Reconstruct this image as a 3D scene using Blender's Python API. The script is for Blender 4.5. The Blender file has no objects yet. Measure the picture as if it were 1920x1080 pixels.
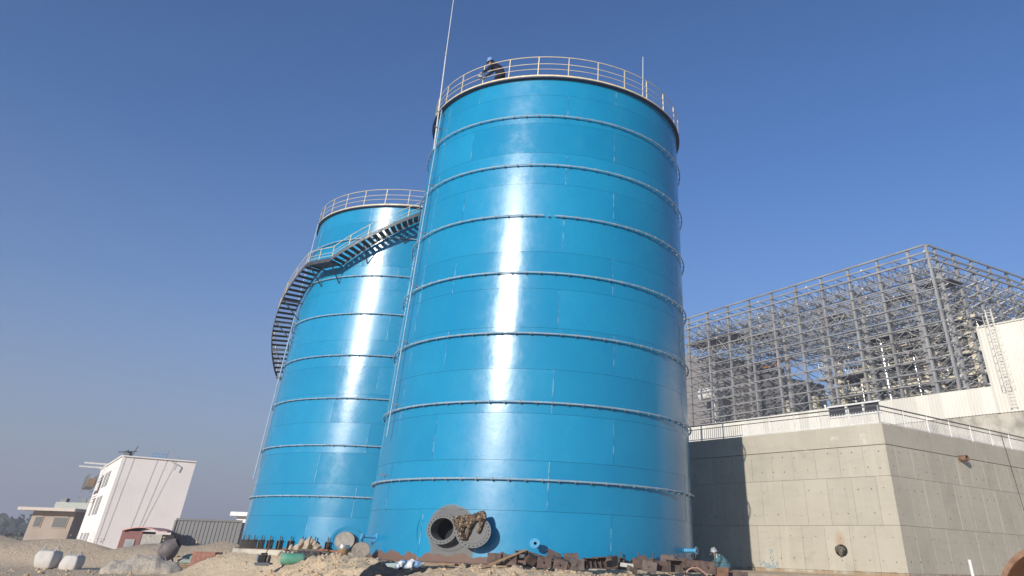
import bpy, bmesh, math, random
from mathutils import Vector, Matrix, noise
sc = bpy.context.scene
COL = sc.collection
R = math.radians
rnd = random.Random(7)

# ------------------------------------------------------------------ camera
cd = bpy.data.cameras.new('camera'); cam = bpy.data.objects.new('camera', cd); COL.objects.link(cam); sc.camera = cam
PITCH, ROLL = 0.59138186, 0.03421094
cd.sensor_width = 36; cd.lens = 36 * 1340.18866 / 1920
cd.shift_x = -148.364 / 1920; cd.shift_y = -400 / 1920
cd.clip_start = 0.1; cd.clip_end = 6000
F = Vector((0, math.cos(PITCH), math.sin(PITCH))); U = Vector((0, -math.sin(PITCH), math.cos(PITCH))); X = Vector((1, 0, 0))
X2 = math.cos(ROLL) * X + math.sin(ROLL) * U; U2 = -math.sin(ROLL) * X + math.cos(ROLL) * U
cam.matrix_world = Matrix(((X2.x, U2.x, -F.x, 0), (X2.y, U2.y, -F.y, 0), (X2.z, U2.z, -F.z, 1.6), (0, 0, 0, 1)))

# ------------------------------------------------------------------ world, sun, exposure
SUN_AZ, SUN_EL = -152.5, 15.7
w = bpy.data.worlds.new('World'); sc.world = w; w.use_nodes = True
wn = w.node_tree.nodes; bg = wn['Background']
sky = wn.new('ShaderNodeTexSky'); sky.sky_type = 'NISHITA'; sky.sun_disc = False
sky.sun_elevation = R(SUN_EL); sky.sun_rotation = R(SUN_AZ)
sky.altitude = 0; sky.air_density = 1.0; sky.dust_density = 0.8; sky.ozone_density = 1.6
WL_ = w.node_tree.links
_tc = wn.new('ShaderNodeTexCoord'); _sp = wn.new('ShaderNodeSeparateXYZ'); WL_.new(_tc.outputs['Generated'], _sp.inputs[0])
_rp = wn.new('ShaderNodeValToRGB'); WL_.new(_sp.outputs[2], _rp.inputs[0])
_e = _rp.color_ramp.elements; _e[0].position = 0.0; _e[0].color = (.9, .9, .9, 1); _e[1].position = .42; _e[1].color = (0, 0, 0, 1)
_x = _rp.color_ramp.elements.new(.12); _x.color = (.50, .50, .50, 1); _x = _rp.color_ramp.elements.new(.25); _x.color = (.14, .14, .14, 1)
_ti = wn.new('ShaderNodeMix'); _ti.data_type = 'RGBA'; _ti.blend_type = 'MULTIPLY'; _ti.inputs[0].default_value = 1; WL_.new(sky.outputs[0], _ti.inputs[6]); _ti.inputs[7].default_value = (.60, .88, 1.34, 1)
_mx = wn.new('ShaderNodeMix'); _mx.data_type = 'RGBA'; WL_.new(_rp.outputs[0], _mx.inputs[0]); WL_.new(_ti.outputs[2], _mx.inputs[6]); _mx.inputs[7].default_value = (3.05, 2.98, 3.60, 1)
WL_.new(_mx.outputs[2], bg.inputs[0]); bg.inputs[1].default_value = 0.10
sl = bpy.data.lights.new('sun', 'SUN'); sl.energy = 5.0; sl.angle = R(0.6); sl.color = (1.0, 0.92, 0.81)
so = bpy.data.objects.new('sun', sl); COL.objects.link(so)
so.rotation_euler = Vector((math.sin(R(SUN_AZ)) * math.cos(R(SUN_EL)), math.cos(R(SUN_AZ)) * math.cos(R(SUN_EL)), math.sin(R(SUN_EL)))).to_track_quat('Z', 'Y').to_euler()
so.location = (-40, -60, 40)
sc.view_settings.view_transform = 'Standard'; sc.view_settings.look = 'None'
sc.view_settings.exposure = 0.12; sc.view_settings.gamma = 1.0

# ------------------------------------------------------------------ object helpers
def origin(o):
    v = Vector((0, 0, 0))
    while o is not None:
        v += o.location; o = o.parent
    return v
def setp(o, label=None, cat=None, group=None, kind=None):
    if label: o['label'] = label
    if cat: o['category'] = cat
    if group: o['group'] = group
    if kind: o['kind'] = kind
    return o
def thing(name, label, cat, loc=(0, 0, 0), group=None, rz=0):
    o = bpy.data.objects.new(name, None); COL.objects.link(o); o.location = loc; o.rotation_euler = (0, 0, rz)
    o.empty_display_size = .2
    return setp(o, label, cat, group)
def inst(name, me, parent, loc=(0, 0, 0), rz=0):
    o = bpy.data.objects.new(name, me); COL.objects.link(o); o.parent = parent; o.location = loc; o.rotation_euler = (0, 0, rz)
    return o
def copy_tree(o, parent=None):
    c = o.copy(); COL.objects.link(c); c.parent = parent
    for ch in o.children: copy_tree(ch, c)
    return c
def frame(d, up=Vector((0, 0, 1))):
    d = d.normalized()
    if abs(d.dot(up)) > .98: up = Vector((1, 0, 0))
    a = d.cross(up).normalized(); b = a.cross(d).normalized()
    return a, b
class MB:
    def __init__(s): s.v = []; s.f = []
    def add(s, vs, fs):
        n = len(s.v); s.v += [tuple(p) for p in vs]; s.f += [tuple(i + n for i in f) for f in fs]; return s
    def box(s, c, sz, M=None):
        c = Vector(c); hx, hy, hz = sz[0] / 2, sz[1] / 2, sz[2] / 2
        vs = [Vector((x, y, z)) for x in (-hx, hx) for y in (-hy, hy) for z in (-hz, hz)]
        if M is not None: vs = [M @ p for p in vs]
        return s.add([p + c for p in vs], [(0, 1, 3, 2), (4, 6, 7, 5), (0, 4, 5, 1), (2, 3, 7, 6), (0, 2, 6, 4), (1, 5, 7, 3)])
    def bar(s, p, q, w, h=None, up=Vector((0, 0, 1))):
        h = h or w; p = Vector(p); q = Vector(q); a, b = frame(q - p, up); a = a * w / 2; b = b * h / 2
        vs = [p - a - b, p + a - b, p + a + b, p - a + b, q - a - b, q + a - b, q + a + b, q - a + b]
        return s.add(vs, [(3, 2, 1, 0), (4, 5, 6, 7), (0, 1, 5, 4), (1, 2, 6, 5), (2, 3, 7, 6), (3, 0, 4, 7)])
    def tube(s, p, q, r, n=6, r2=None, caps=True):
        r2 = r if r2 is None else r2; p = Vector(p); q = Vector(q); a, b = frame(q - p)
        vs = []
        for c, rr in ((p, r), (q, r2)):
            for i in range(n):
                t = 2 * math.pi * i / n; vs.append(c + a * rr * math.cos(t) + b * rr * math.sin(t))
        fs = [(i, (i + 1) % n, n + (i + 1) % n, n + i) for i in range(n)]
        if caps: fs += [tuple(range(n))[::-1], tuple(range(n, 2 * n))]
        return s.add(vs, fs)
    def path(s, pts, r, n=6, closed=False):
        pts = [Vector(p) for p in pts]; m = len(pts); vs = []
        rr = r if isinstance(r, (list, tuple)) else [r] * m
        pa = None
        for i, p in enumerate(pts):
            if closed: d = pts[(i + 1) % m] - pts[i - 1]
            else: d = pts[min(i + 1, m - 1)] - pts[max(i - 1, 0)]
            if pa is None: a, b = frame(d)
            else:
                d = d.normalized(); a = (pa - d * pa.dot(d)).normalized(); b = a.cross(d).normalized()
            pa = a
            for k in range(n):
                t = 2 * math.pi * k / n; vs.append(p + (a * math.cos(t) + b * math.sin(t)) * rr[i])
        fs = []
        for i in range(m if closed else m - 1):
            j = (i + 1) % m
            for k in range(n): fs.append((i * n + k, i * n + (k + 1) % n, j * n + (k + 1) % n, j * n + k))
        if not closed: fs += [tuple(range(n))[::-1], tuple(range((m - 1) * n, m * n))]
        return s.add(vs, fs)
    def arc(s, c, r0, r1, z0, z1, a0, a1, n, za=0.0):
        """curved box; za = extra z gained from a0 to a1 (helix)"""
        vs = []; full = abs(a1 - a0) >= 359.9
        m = n if full else n + 1
        for i in range(m):
            a = R(a0 + (a1 - a0) * i / n); dz = za * i / n; ca, sa = math.cos(a), math.sin(a)
            for r, z in ((r0, z0), (r1, z0), (r1, z1), (r0, z1)): vs.append((c[0] + r * ca, c[1] + r * sa, z + dz))
        fs = []
        for i in range(n):
            j = (i + 1) % m
            for k in range(4): fs.append((i * 4 + k, i * 4 + (k + 1) % 4, j * 4 + (k + 1) % 4, j * 4 + k))
        if not full: fs += [(3, 2, 1, 0), tuple(n * 4 + k for k in range(4))]
        return s.add(vs, fs)
    def lathe(s, prof, n, M):
        vs = []; m = len(prof)
        for i in range(n):
            t = 2 * math.pi * i / n
            for r, z in prof: vs.append(M @ Vector((r * math.cos(t), r * math.sin(t), z)))
        fs = []
        for i in range(n):
            j = (i + 1) % n
            for k in range(m - 1): fs.append((i * m + k, j * m + k, j * m + k + 1, i * m + k + 1))
        return s.add(vs, fs)
    def mesh(s, name, mat, off=Vector((0, 0, 0)), smooth=False, ang=35):
        me = bpy.data.meshes.new(name)
        if off.length > 0: s.v = [(p[0] - off.x, p[1] - off.y, p[2] - off.z) for p in s.v]
        me.from_pydata(s.v, [], s.f); me.validate()
        bm = bmesh.new(); bm.from_mesh(me); bmesh.ops.recalc_face_normals(bm, faces=bm.faces); bm.to_mesh(me); bm.free()
        me.materials.append(mat)
        if smooth:
            me.polygons.foreach_set('use_smooth', [True] * len(me.polygons)); me.set_sharp_from_angle(angle=R(ang))
        me.update(); return me
    def build(s, name, mat, parent=None, smooth=False, label=None, cat=None, group=None, kind=None, ang=35):
        o = bpy.data.objects.new(name, s.mesh(name, mat, origin(parent), smooth, ang)); COL.objects.link(o)
        if parent is not None: o.parent = parent
        return setp(o, label, cat, group, kind)
def solo(mb, name, mat, loc, label, cat, group=None, smooth=False, kind=None):
    """a thing made of one mesh, its origin at loc"""
    o = bpy.data.objects.new(name, mb.mesh(name, mat, Vector(loc), smooth)); COL.objects.link(o); o.location = loc
    return setp(o, label, cat, group, kind)
def lump(name, mat, caps, voxel, parent=None, nz=0.0, nscale=5, smooth_it=2, loc=None, squash=None):
    """tapered capsules fused into one continuous surface"""
    bm = bmesh.new()
    for p, r1, q, r2 in caps:
        p = Vector(p); q = Vector(q)
        n = max(2, int((q - p).length / (min(r1, r2) * .35)) + 1)
        for i in range(n):
            t = i / (n - 1); c = p.lerp(q, t); rr = r1 + (r2 - r1) * t
            bmesh.ops.create_icosphere(bm, subdivisions=1 if n > 3 else 2, radius=rr * 1.04, matrix=Matrix.Translation(c))
    me = bpy.data.meshes.new(name); bm.to_mesh(me); bm.free()
    t = bpy.data.objects.new(name, me); COL.objects.link(t)
    m = t.modifiers.new('r', 'REMESH'); m.mode = 'VOXEL'; m.voxel_size = voxel
    m2 = t.modifiers.new('s', 'SMOOTH'); m2.iterations = smooth_it; m2.factor = .6
    dg = bpy.context.evaluated_depsgraph_get(); me2 = bpy.data.meshes.new_from_object(t.evaluated_get(dg))
    COL.objects.unlink(t); bpy.data.objects.remove(t)
    off = origin(parent) if parent is not None else Vector(loc or (0, 0, 0))
    if nz:
        for v in me2.vertices:
            k = noise.noise(v.co * nscale) + .5 * noise.noise(v.co * nscale * 2.3)
            v.co += v.normal * nz * k
    for v in me2.vertices: v.co -= off
    me2.name = name; me2.materials.clear(); me2.materials.append(mat)
    me2.polygons.foreach_set('use_smooth', [True] * len(me2.polygons)); me2.update()
    o = bpy.data.objects.new(name, me2); COL.objects.link(o)
    if parent is not None: o.parent = parent
    else: o.location = off
    return o

# ------------------------------------------------------------------ materials
def newmat(name):
    m = bpy.data.materials.new(name); m.use_nodes = True
    nt = m.node_tree; return m, nt.nodes, nt.links, nt.nodes['Principled BSDF']
def mixc(N, L, fac, a, b, mode='MIX'):
    x = N.new('ShaderNodeMix'); x.data_type = 'RGBA'; x.blend_type = mode
    for sock, val in ((x.inputs[0], fac), (x.inputs[6], a), (x.inputs[7], b)):
        if hasattr(val, 'links') or isinstance(val, bpy.types.NodeSocket): L.new(val, sock)
        elif isinstance(val, (int, float)): sock.default_value = val
        else: sock.default_value = (*val[:3], 1)
    return x.outputs[2]
def mth(N, L, op, a, b=0.0, c=0.0, clamp=False):
    x = N.new('ShaderNodeMath'); x.operation = op; x.use_clamp = clamp
    for i, val in enumerate((a, b, c)):
        if isinstance(val, bpy.types.NodeSocket): L.new(val, x.inputs[i])
        else: x.inputs[i].default_value = val
    return x.outputs[0]
def nse(N, L, vec, scale, detail=4, rough=.55, dist=0.0):
    x = N.new('ShaderNodeTexNoise'); x.inputs['Scale'].default_value = scale; x.inputs['Detail'].default_value = detail
    x.inputs['Roughness'].default_value = rough; x.inputs['Distortion'].default_value = dist
    if vec is not None: L.new(vec, x.inputs['Vector'])
    return x.outputs['Fac']
def ramp(N, L, fac, p0, p1, c0=(0, 0, 0), c1=(1, 1, 1)):
    x = N.new('ShaderNodeValToRGB'); x.color_ramp.elements[0].position = p0; x.color_ramp.elements[1].position = p1
    x.color_ramp.elements[0].color = (*c0, 1); x.color_ramp.elements[1].color = (*c1, 1); L.new(fac, x.inputs[0]); return x.outputs[0]
def vmap(N, L, vec, sx, sy, sz):
    x = N.new('ShaderNodeMapping'); x.inputs['Scale'].default_value = (sx, sy, sz); L.new(vec, x.inputs['Vector']); return x.outputs[0]
def bump(N, L, h, dist, P, strength=1.0, prev=None):
    b = N.new('ShaderNodeBump'); b.inputs['Distance'].default_value = dist; b.inputs['Strength'].default_value = strength; L.new(h, b.inputs['Height'])
    if prev is not None: L.new(prev, b.inputs['Normal'])
    if P is not None: L.new(b.outputs[0], P.inputs['Normal'])
    return b.outputs[0]
def plain(name, c, rough=.6, metal=0.0, c2=None, scale=6, bd=0.0, bscale=30, lo=.4, hi=.65, spec=None):
    m, N, L, P = newmat(name)
    g = N.new('ShaderNodeNewGeometry').outputs['Position']
    c2 = c2 or tuple(x * .78 for x in c)
    oi = N.new('ShaderNodeObjectInfo').outputs['Random']
    f = ramp(N, L, nse(N, L, g, scale, 6, .6), lo, hi)
    col = mixc(N, L, f, c, c2)
    k = mth(N, L, 'MULTIPLY_ADD', oi, .22, .89)
    hs = N.new('ShaderNodeHueSaturation'); L.new(k, hs.inputs['Value']); L.new(col, hs.inputs['Color'])
    L.new(hs.outputs[0], P.inputs['Base Color'])
    P.inputs['Metallic'].default_value = metal
    L.new(mth(N, L, 'MULTIPLY_ADD', f, .15, rough - .05, True), P.inputs['Roughness'])
    if spec is not None: P.inputs['Specular IOR Level'].default_value = spec
    if bd: bump(N, L, nse(N, L, g, bscale, 5, .6), bd, P)
    return m

# tank paint
MAN_A = R(-112.8); C1 = Vector((-1.6367, 31.9178, 0)); R1 = 6.0; C2 = Vector((-11.5766, 47.4365, 0)); R2 = 6.41
MANP = Vector((C1.x + R1 * math.cos(MAN_A), C1.y + R1 * math.sin(MAN_A), 2.13)); TAN = Vector((-math.sin(MAN_A), math.cos(MAN_A), 0))
def tank_paint():
    m, N, L, P = newmat('blue_tank_paint')
    geo = N.new('ShaderNodeNewGeometry').outputs['Position']
    sep = N.new('ShaderNodeSeparateXYZ'); L.new(geo, sep.inputs[0]); z = sep.outputs[2]
    oi = N.new('ShaderNodeObjectInfo').outputs['Random']
    streak = nse(N, L, vmap(N, L, geo, 1.6, 1.6, .12), 1.0, 6, .62)
    cloud = nse(N, L, geo, .55, 5, .6)
    base = mixc(N, L, ramp(N, L, cloud, .35, .7), (.003, .208, .405), (.006, .232, .425))
    base = mixc(N, L, mth(N, L, 'MULTIPLY', ramp(N, L, streak, .52, .75), .22), base, (.03, .23, .36))
    # dusty smears low down and small scuffs
    dust = mth(N, L, 'MULTIPLY', ramp(N, L, nse(N, L, geo, 2.2, 8, .7), .62, .80), .14)
    base = mixc(N, L, dust, base, (.30, .38, .42))
    spots = ramp(N, L, nse(N, L, geo, 9, 2, .5), .765, .80)
    base = mixc(N, L, mth(N, L, 'MULTIPLY', spots, .6), base, (.02, .10, .20))
    hs = N.new('ShaderNodeHueSaturation'); L.new(mth(N, L, 'MULTIPLY_ADD', oi, .10, .95), hs.inputs['Value']); L.new(base, hs.inputs['Color'])
    base = hs.outputs[0]
    # grey primer sprayed round the manhole
    vs = N.new('ShaderNodeVectorMath'); vs.operation = 'SUBTRACT'; L.new(geo, vs.inputs[0]); vs.inputs[1].default_value = MANP - TAN * -.06 + Vector((0, 0, .03))
    sc_ = vmap(N, L, vs.outputs[0], 1, 1, 1.35)
    ln = N.new('ShaderNodeVectorMath'); ln.operation = 'LENGTH'; L.new(sc_, ln.inputs[0])
    d = mth(N, L, 'ADD', ln.outputs['Value'], mth(N, L, 'MULTIPLY_ADD', nse(N, L, geo, 3, 4), .30, -.15))
    circ = ramp(N, L, d, .80, .90, (1, 1, 1), (0, 0, 0))
    dt = N.new('ShaderNodeVectorMath'); dt.operation = 'DOT_PRODUCT'; L.new(vs.outputs[0], dt.inputs[0]); dt.inputs[1].default_value = TAN
    t = dt.outputs['Value']
    inx = mth(N, L, 'MULTIPLY', mth(N, L, 'GREATER_THAN', t, -.62), mth(N, L, 'LESS_THAN', t, .86))
    iny = mth(N, L, 'LESS_THAN', mth(N, L, 'ADD', z, mth(N, L, 'MULTIPLY', nse(N, L, geo, 2.5), .25)), 2.02)
    near = mth(N, L, 'LESS_THAN', ln.outputs['Value'], 2.5)
    rect = mth(N, L, 'MULTIPLY', mth(N, L, 'MULTIPLY', inx, iny), near)
    pm = mth(N, L, 'MAXIMUM', circ, rect)
    prim = mixc(N, L, nse(N, L, geo, 4, 6), (.115, .12, .125), (.155, .16, .165))
    col = mixc(N, L, pm, base, prim)
    # bare rusty strip along the bottom
    rz = mth(N, L, 'ADD', z, mth(N, L, 'MULTIPLY_ADD', nse(N, L, vmap(N, L, geo, 1, 1, .3), 2.0, 3, .4), -.42, .21))
    rm = mth(N, L, 'LESS_THAN', rz, 1.47)
    rust = mixc(N, L, nse(N, L, geo, 9, 6, .7), (.12, .070, .052), (.19, .125, .10))
    col = mixc(N, L, rm, col, rust)
    L.new(col, P.inputs['Base Color'])
    dull = mth(N, L, 'MAXIMUM', pm, rm)
    r = mth(N, L, 'ADD', mth(N, L, 'MULTIPLY_ADD', oi, .12, .185), mth(N, L, 'MULTIPLY_ADD', ramp(N, L, nse(N, L, geo, 1.7, 9, .72), .38, .66), .09, -.03))
    L.new(mth(N, L, 'ADD', r, mth(N, L, 'MULTIPLY', dull, .4), 0, True), P.inputs['Roughness'])
    P.inputs['Specular IOR Level'].default_value = .5
    L.new(mth(N, L, 'MULTIPLY_ADD', dull, -.12, .12), P.inputs['Coat Weight'])
    L.new(mth(N, L, 'SUBTRACT', r, .06, 0, True), P.inputs['Coat Roughness'])
    b0 = bump(N, L, nse(N, L, vmap(N, L, geo, 1, 1, .6), 1.1, 3, .5), .009, None)
    b1 = bump(N, L, nse(N, L, geo, 6, 4, .6), .0016, None, 1, b0)
    b2 = bump(N, L, nse(N, L, geo, 26, 5, .6), .0012, P, 1.0, b1)
    return m
M_TANK = tank_paint()
M_BLUE = plain('blue_nozzle_paint', (.06, .30, .52), .35, 0, (.09, .33, .55))
M_RING = plain('pale_blue_pipe_paint', (.34, .47, .56), .35, .2, (.20, .36, .48), 3)
M_BEAD = plain('weld_bead_glint', (.30, .46, .58), .28, .3, (.02, .22, .42), 3.5, lo=.42, hi=.52)  # tank paint made paler in patches to imitate glints along the welds
M_NAVY = plain('shaded_blue_steel', (.016, .030, .075), .55)  # blue darkened to stand for shade under the rim and behind plate gaps
M_YEL = plain('pale_yellow_paint', (.66, .56, .34), .5, 0, (.50, .43, .30), 4)
M_CREAM = plain('cream_rail_paint', (.74, .62, .38), .5, 0, (.58, .50, .36), 4)
M_DSTEEL = plain('dark_checker_steel', (.040, .045, .060), .55, .3, (.07, .075, .09))
M_GSTEEL = plain('grey_painted_steel', (.26, .27, .29), .5, .1, (.18, .18, .19), 2)
M_PRIM = plain('grey_primer_steel', (.105, .11, .115), .6, .1, (.14, .145, .15), 7, .002, 60)
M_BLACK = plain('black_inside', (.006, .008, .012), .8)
M_RUST = plain('rusty_plate_steel', (.125, .082, .066), .8, 0, (.065, .046, .040), 5, .004, 40)
M_RUST2 = plain('light_rust_steel', (.24, .135, .080), .75, 0, (.13, .075, .05), 6, .004, 40)
M_SILVER = plain('bare_galvanised_pipe', (.62, .62, .62), .3, .8, (.5, .5, .5))
M_WHITEP = plain('white_metal_paint', (.72, .72, .70), .45, 0, (.6, .6, .58))
M_WOOD = plain('weathered_plank', (.30, .20, .115), .8, 0, (.20, .14, .09), 9, .003, 50)
M_DARKW = plain('dark_weathered_board', (.075, .065, .055), .85, 0, (.12, .10, .08), 9)

def soil_mat():
    m, N, L, P = newmat('dry_tan_soil')
    g = N.new('ShaderNodeNewGeometry').outputs['Position']
    a = nse(N, L, g, .35, 6, .6); b = nse(N, L, g, 3.5, 8, .7); c = nse(N, L, g, 22, 6, .7)
    col = mixc(N, L, ramp(N, L, a, .35, .65), (.72, .56, .38), (.62, .48, .32))
    col = mixc(N, L, ramp(N, L, b, .35, .7), col, (.76, .61, .42))
    col = mixc(N, L, mth(N, L, 'MULTIPLY', ramp(N, L, c, .30, .48, (1, 1, 1), (0, 0, 0)), .5), col, (.36, .275, .185))
    L.new(col, P.inputs['Base Color']); P.inputs['Roughness'].default_value = .95; P.inputs['Specular IOR Level'].default_value = .1
    b1 = bump(N, L, b, .10, None); b2 = bump(N, L, nse(N, L, g, 12, 9, .8), .045, P, 1, b1)
    return m
M_SOIL = soil_mat()
M_CLOD = plain('soil_clod', (.56, .435, .295), .95, 0, (.44, .335, .225), 3, .01, 30, spec=.1)

def concrete_mat(name, c0, c1, stain=(.31, .29, .245)):
    m, N, L, P = newmat(name)
    g = N.new('ShaderNodeNewGeometry').outputs['Position']
    oi = N.new('ShaderNodeObjectInfo').outputs['Random']
    sep = N.new('ShaderNodeSeparateXYZ'); L.new(g, sep.inputs[0])
    a = nse(N, L, g, .6, 7, .62); b = nse(N, L, vmap(N, L, g, 3, 3, .35), 1.0, 6, .6); c = nse(N, L, vmap(N, L, g, .8, .8, 5), 1.2, 6, .65)
    col = mixc(N, L, ramp(N, L, a, .3, .7), c0, c1)
    col = mixc(N, L, mth(N, L, 'MULTIPLY', ramp(N, L, c, .50, .72), .28), col, stain)
    col = mixc(N, L, mth(N, L, 'MULTIPLY', ramp(N, L, b, .55, .72), .30), col, tuple(min(1, x * 1.25) for x in c0))
    # efflorescence under the cornice and rusty splash at the foot
    ef = ramp(N, L, nse(N, L, vmap(N, L, g, 1, 1, .6), 1.6, 9, .75), .60, .66)
    zb = mth(N, L, 'MULTIPLY', mth(N, L, 'GREATER_THAN', sep.outputs[2], 5.5), mth(N, L, 'LESS_THAN', sep.outputs[2], 6.0))
    col = mixc(N, L, mth(N, L, 'MULTIPLY', mth(N, L, 'MULTIPLY', ef, zb), .55), col, (.62, .60, .54))
    foot = mth(N, L, 'LESS_THAN', mth(N, L, 'MULTIPLY_ADD', b, .35, sep.outputs[2]), 1.52)
    col = mixc(N, L, mth(N, L, 'MULTIPLY', foot, .8), col, mixc(N, L, ramp(N, L, b, .4, .65), (.30, .20, .11), (.36, .31, .24)))
    blot = ramp(N, L, nse(N, L, g, .9, 8, .7, .6), .56, .66)
    col = mixc(N, L, mth(N, L, 'MULTIPLY', blot, .30), col, (.29, .275, .225))
    run = ramp(N, L, nse(N, L, vmap(N, L, g, 4.5, 4.5, .22), 1.0, 5, .65), .60, .72)
    col = mixc(N, L, mth(N, L, 'MULTIPLY', run, .32), col, (.27, .25, .21))
    pit = ramp(N, L, nse(N, L, g, 16, 3, .6), .70, .76)
    col = mixc(N, L, mth(N, L, 'MULTIPLY', pit, .5), col, (.22, .20, .17))
    # rusty run under the stuffed hole
    vd = N.new('ShaderNodeVectorMath'); vd.operation = 'SUBTRACT'; L.new(g, vd.inputs[0]); vd.inputs[1].default_value = (10.40, 33.30, 2.36)
    vl = N.new('ShaderNodeVectorMath'); vl.operation = 'LENGTH'; L.new(vmap(N, L, vd.outputs[0], 1, 1, .6), vl.inputs[0])
    col = mixc(N, L, mth(N, L, 'MULTIPLY', ramp(N, L, mth(N, L, 'MULTIPLY_ADD', b, .12, vl.outputs['Value']), .14, .30, (1, 1, 1), (0, 0, 0)), .55), col, (.36, .22, .12))
    hs = N.new('ShaderNodeHueSaturation'); L.new(mth(N, L, 'MULTIPLY_ADD', oi, .09, .955), hs.inputs['Value']); L.new(col, hs.inputs['Color'])
    L.new(hs.outputs[0], P.inputs['Base Color']); P.inputs['Roughness'].default_value = .85; P.inputs['Specular IOR Level'].default_value = .25
    b1 = bump(N, L, c, .008, None); bump(N, L, nse(N, L, g, 35, 6, .7), .004, P, 1, b1)
    return m
M_CONC = concrete_mat('cast_concrete', (.46, .43, .36), (.40, .375, .31))
M_CONC2 = plain('smooth_concrete', (.50, .47, .40), .85, 0, (.27, .255, .22), 1.0, .004, 20)
M_JOINT = plain('dark_concrete_joint', (.16, .15, .125), .9)

# ------------------------------------------------------------------ ground
def seg_d(x, y, a, b):
    ax, ay = a; bx, by = b; dx, dy = bx - ax, by - ay
    t = max(0, min(1, ((x - ax) * dx + (y - ay) * dy) / (dx * dx + dy * dy)))
    return math.hypot(x - ax - t * dx, y - ay - t * dy)
def sm(t): t = max(0., min(1., t)); return t * t * (3 - 2 * t)
def ground_z(x, y, detail=True):
    d1 = math.hypot(x - C1.x, y - C1.y) - 6; d2 = math.hypot(x - C2.x, y - C2.y) - 6.4
    d3 = seg_d(x, y, (C1.x, C1.y), (14, 40)) - 5.2; d4 = seg_d(x, y, (C1.x, C1.y), (C2.x, C2.y)) - 4.0
    d = min(d1, d2, d3, d4)
    za = 1 - sm((min(d1, d3) - 1.5) / 3.6); zb_ = 1 - sm((min(d2, d4) - .5) / 2.8)
    z = 1.25 * max(za, zb_) - .16 * sm((d - .1) / .8) * max(za, zb_)
    if d > .15:
        for mx, my, mh, ms in ((-6.9, 26.2, .20, .9), (-8.6, 27.3, .22, .7), (-7.8, 26.6, .12, .6), (-5.6, 25.4, .06, .7), (-2.4, 24.7, .10, .8), (-.2, 24.3, .10, .6), (3.2, 24.9, .05, .8), (-9.6, 27.0, -.12, .6), (-4.6, 24.6, -.10, .5), (-9.5, 29.3, .12, .5)):
            q = ((x - mx) ** 2 + (y - my) ** 2) / (2 * ms * ms)
            if q < 8: z += mh * math.exp(-q) * sm((d - .15) / .6)
        if detail and abs(x) < 90 and y < 130:
            k = sm((d - .15) / .9); p = Vector((x, y, 0))
            z += k * (.09 * noise.noise(p * .9) + .10 * noise.noise(p * 2.3) + .075 * noise.noise(p * 5.1) + .045 * noise.noise(p * 9))
    if y > 50 and x < -12:   # long low spoil bank before the white block
        q = ((y - 58.5 - .25 * (x + 30)) / 2.2) ** 2
        if q < 6:
            p = Vector((x * .35, y * .35, 4)); z += 1.45 * math.exp(-q) * sm((-12 - x) / 5) * sm((x + 75) / 20) * (1 + .45 * noise.noise(p) + .25 * noise.noise(p * 3))
    return z
def ground():
    def axis(c, fine, n, mx):
        pos = []; x = 0; st = fine
        while x < mx:
            pos.append(x); x += st
            if x > n: st *= 1.09
        return sorted([c - p for p in pos[1:]] + [c + p for p in pos])
    xs = axis(-4, .10, 9, 2500); ys = axis(27, .09, 4.5, 2500)
    vs = []; nx = len(xs)
    for y in ys:
        for x in xs: vs.append((x, y, ground_z(x, y)))
    fs = [(j * nx + i, j * nx + i + 1, (j + 1) * nx + i + 1, (j + 1) * nx + i) for j in range(len(ys) - 1) for i in range(nx - 1)]
    me = bpy.data.meshes.new('ground'); me.from_pydata(vs, [], fs); me.materials.append(M_SOIL)
    me.polygons.foreach_set('use_smooth', [True] * len(me.polygons))
    o = bpy.data.objects.new('ground', me); COL.objects.link(o); o['kind'] = 'structure'; return o
ground()

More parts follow.
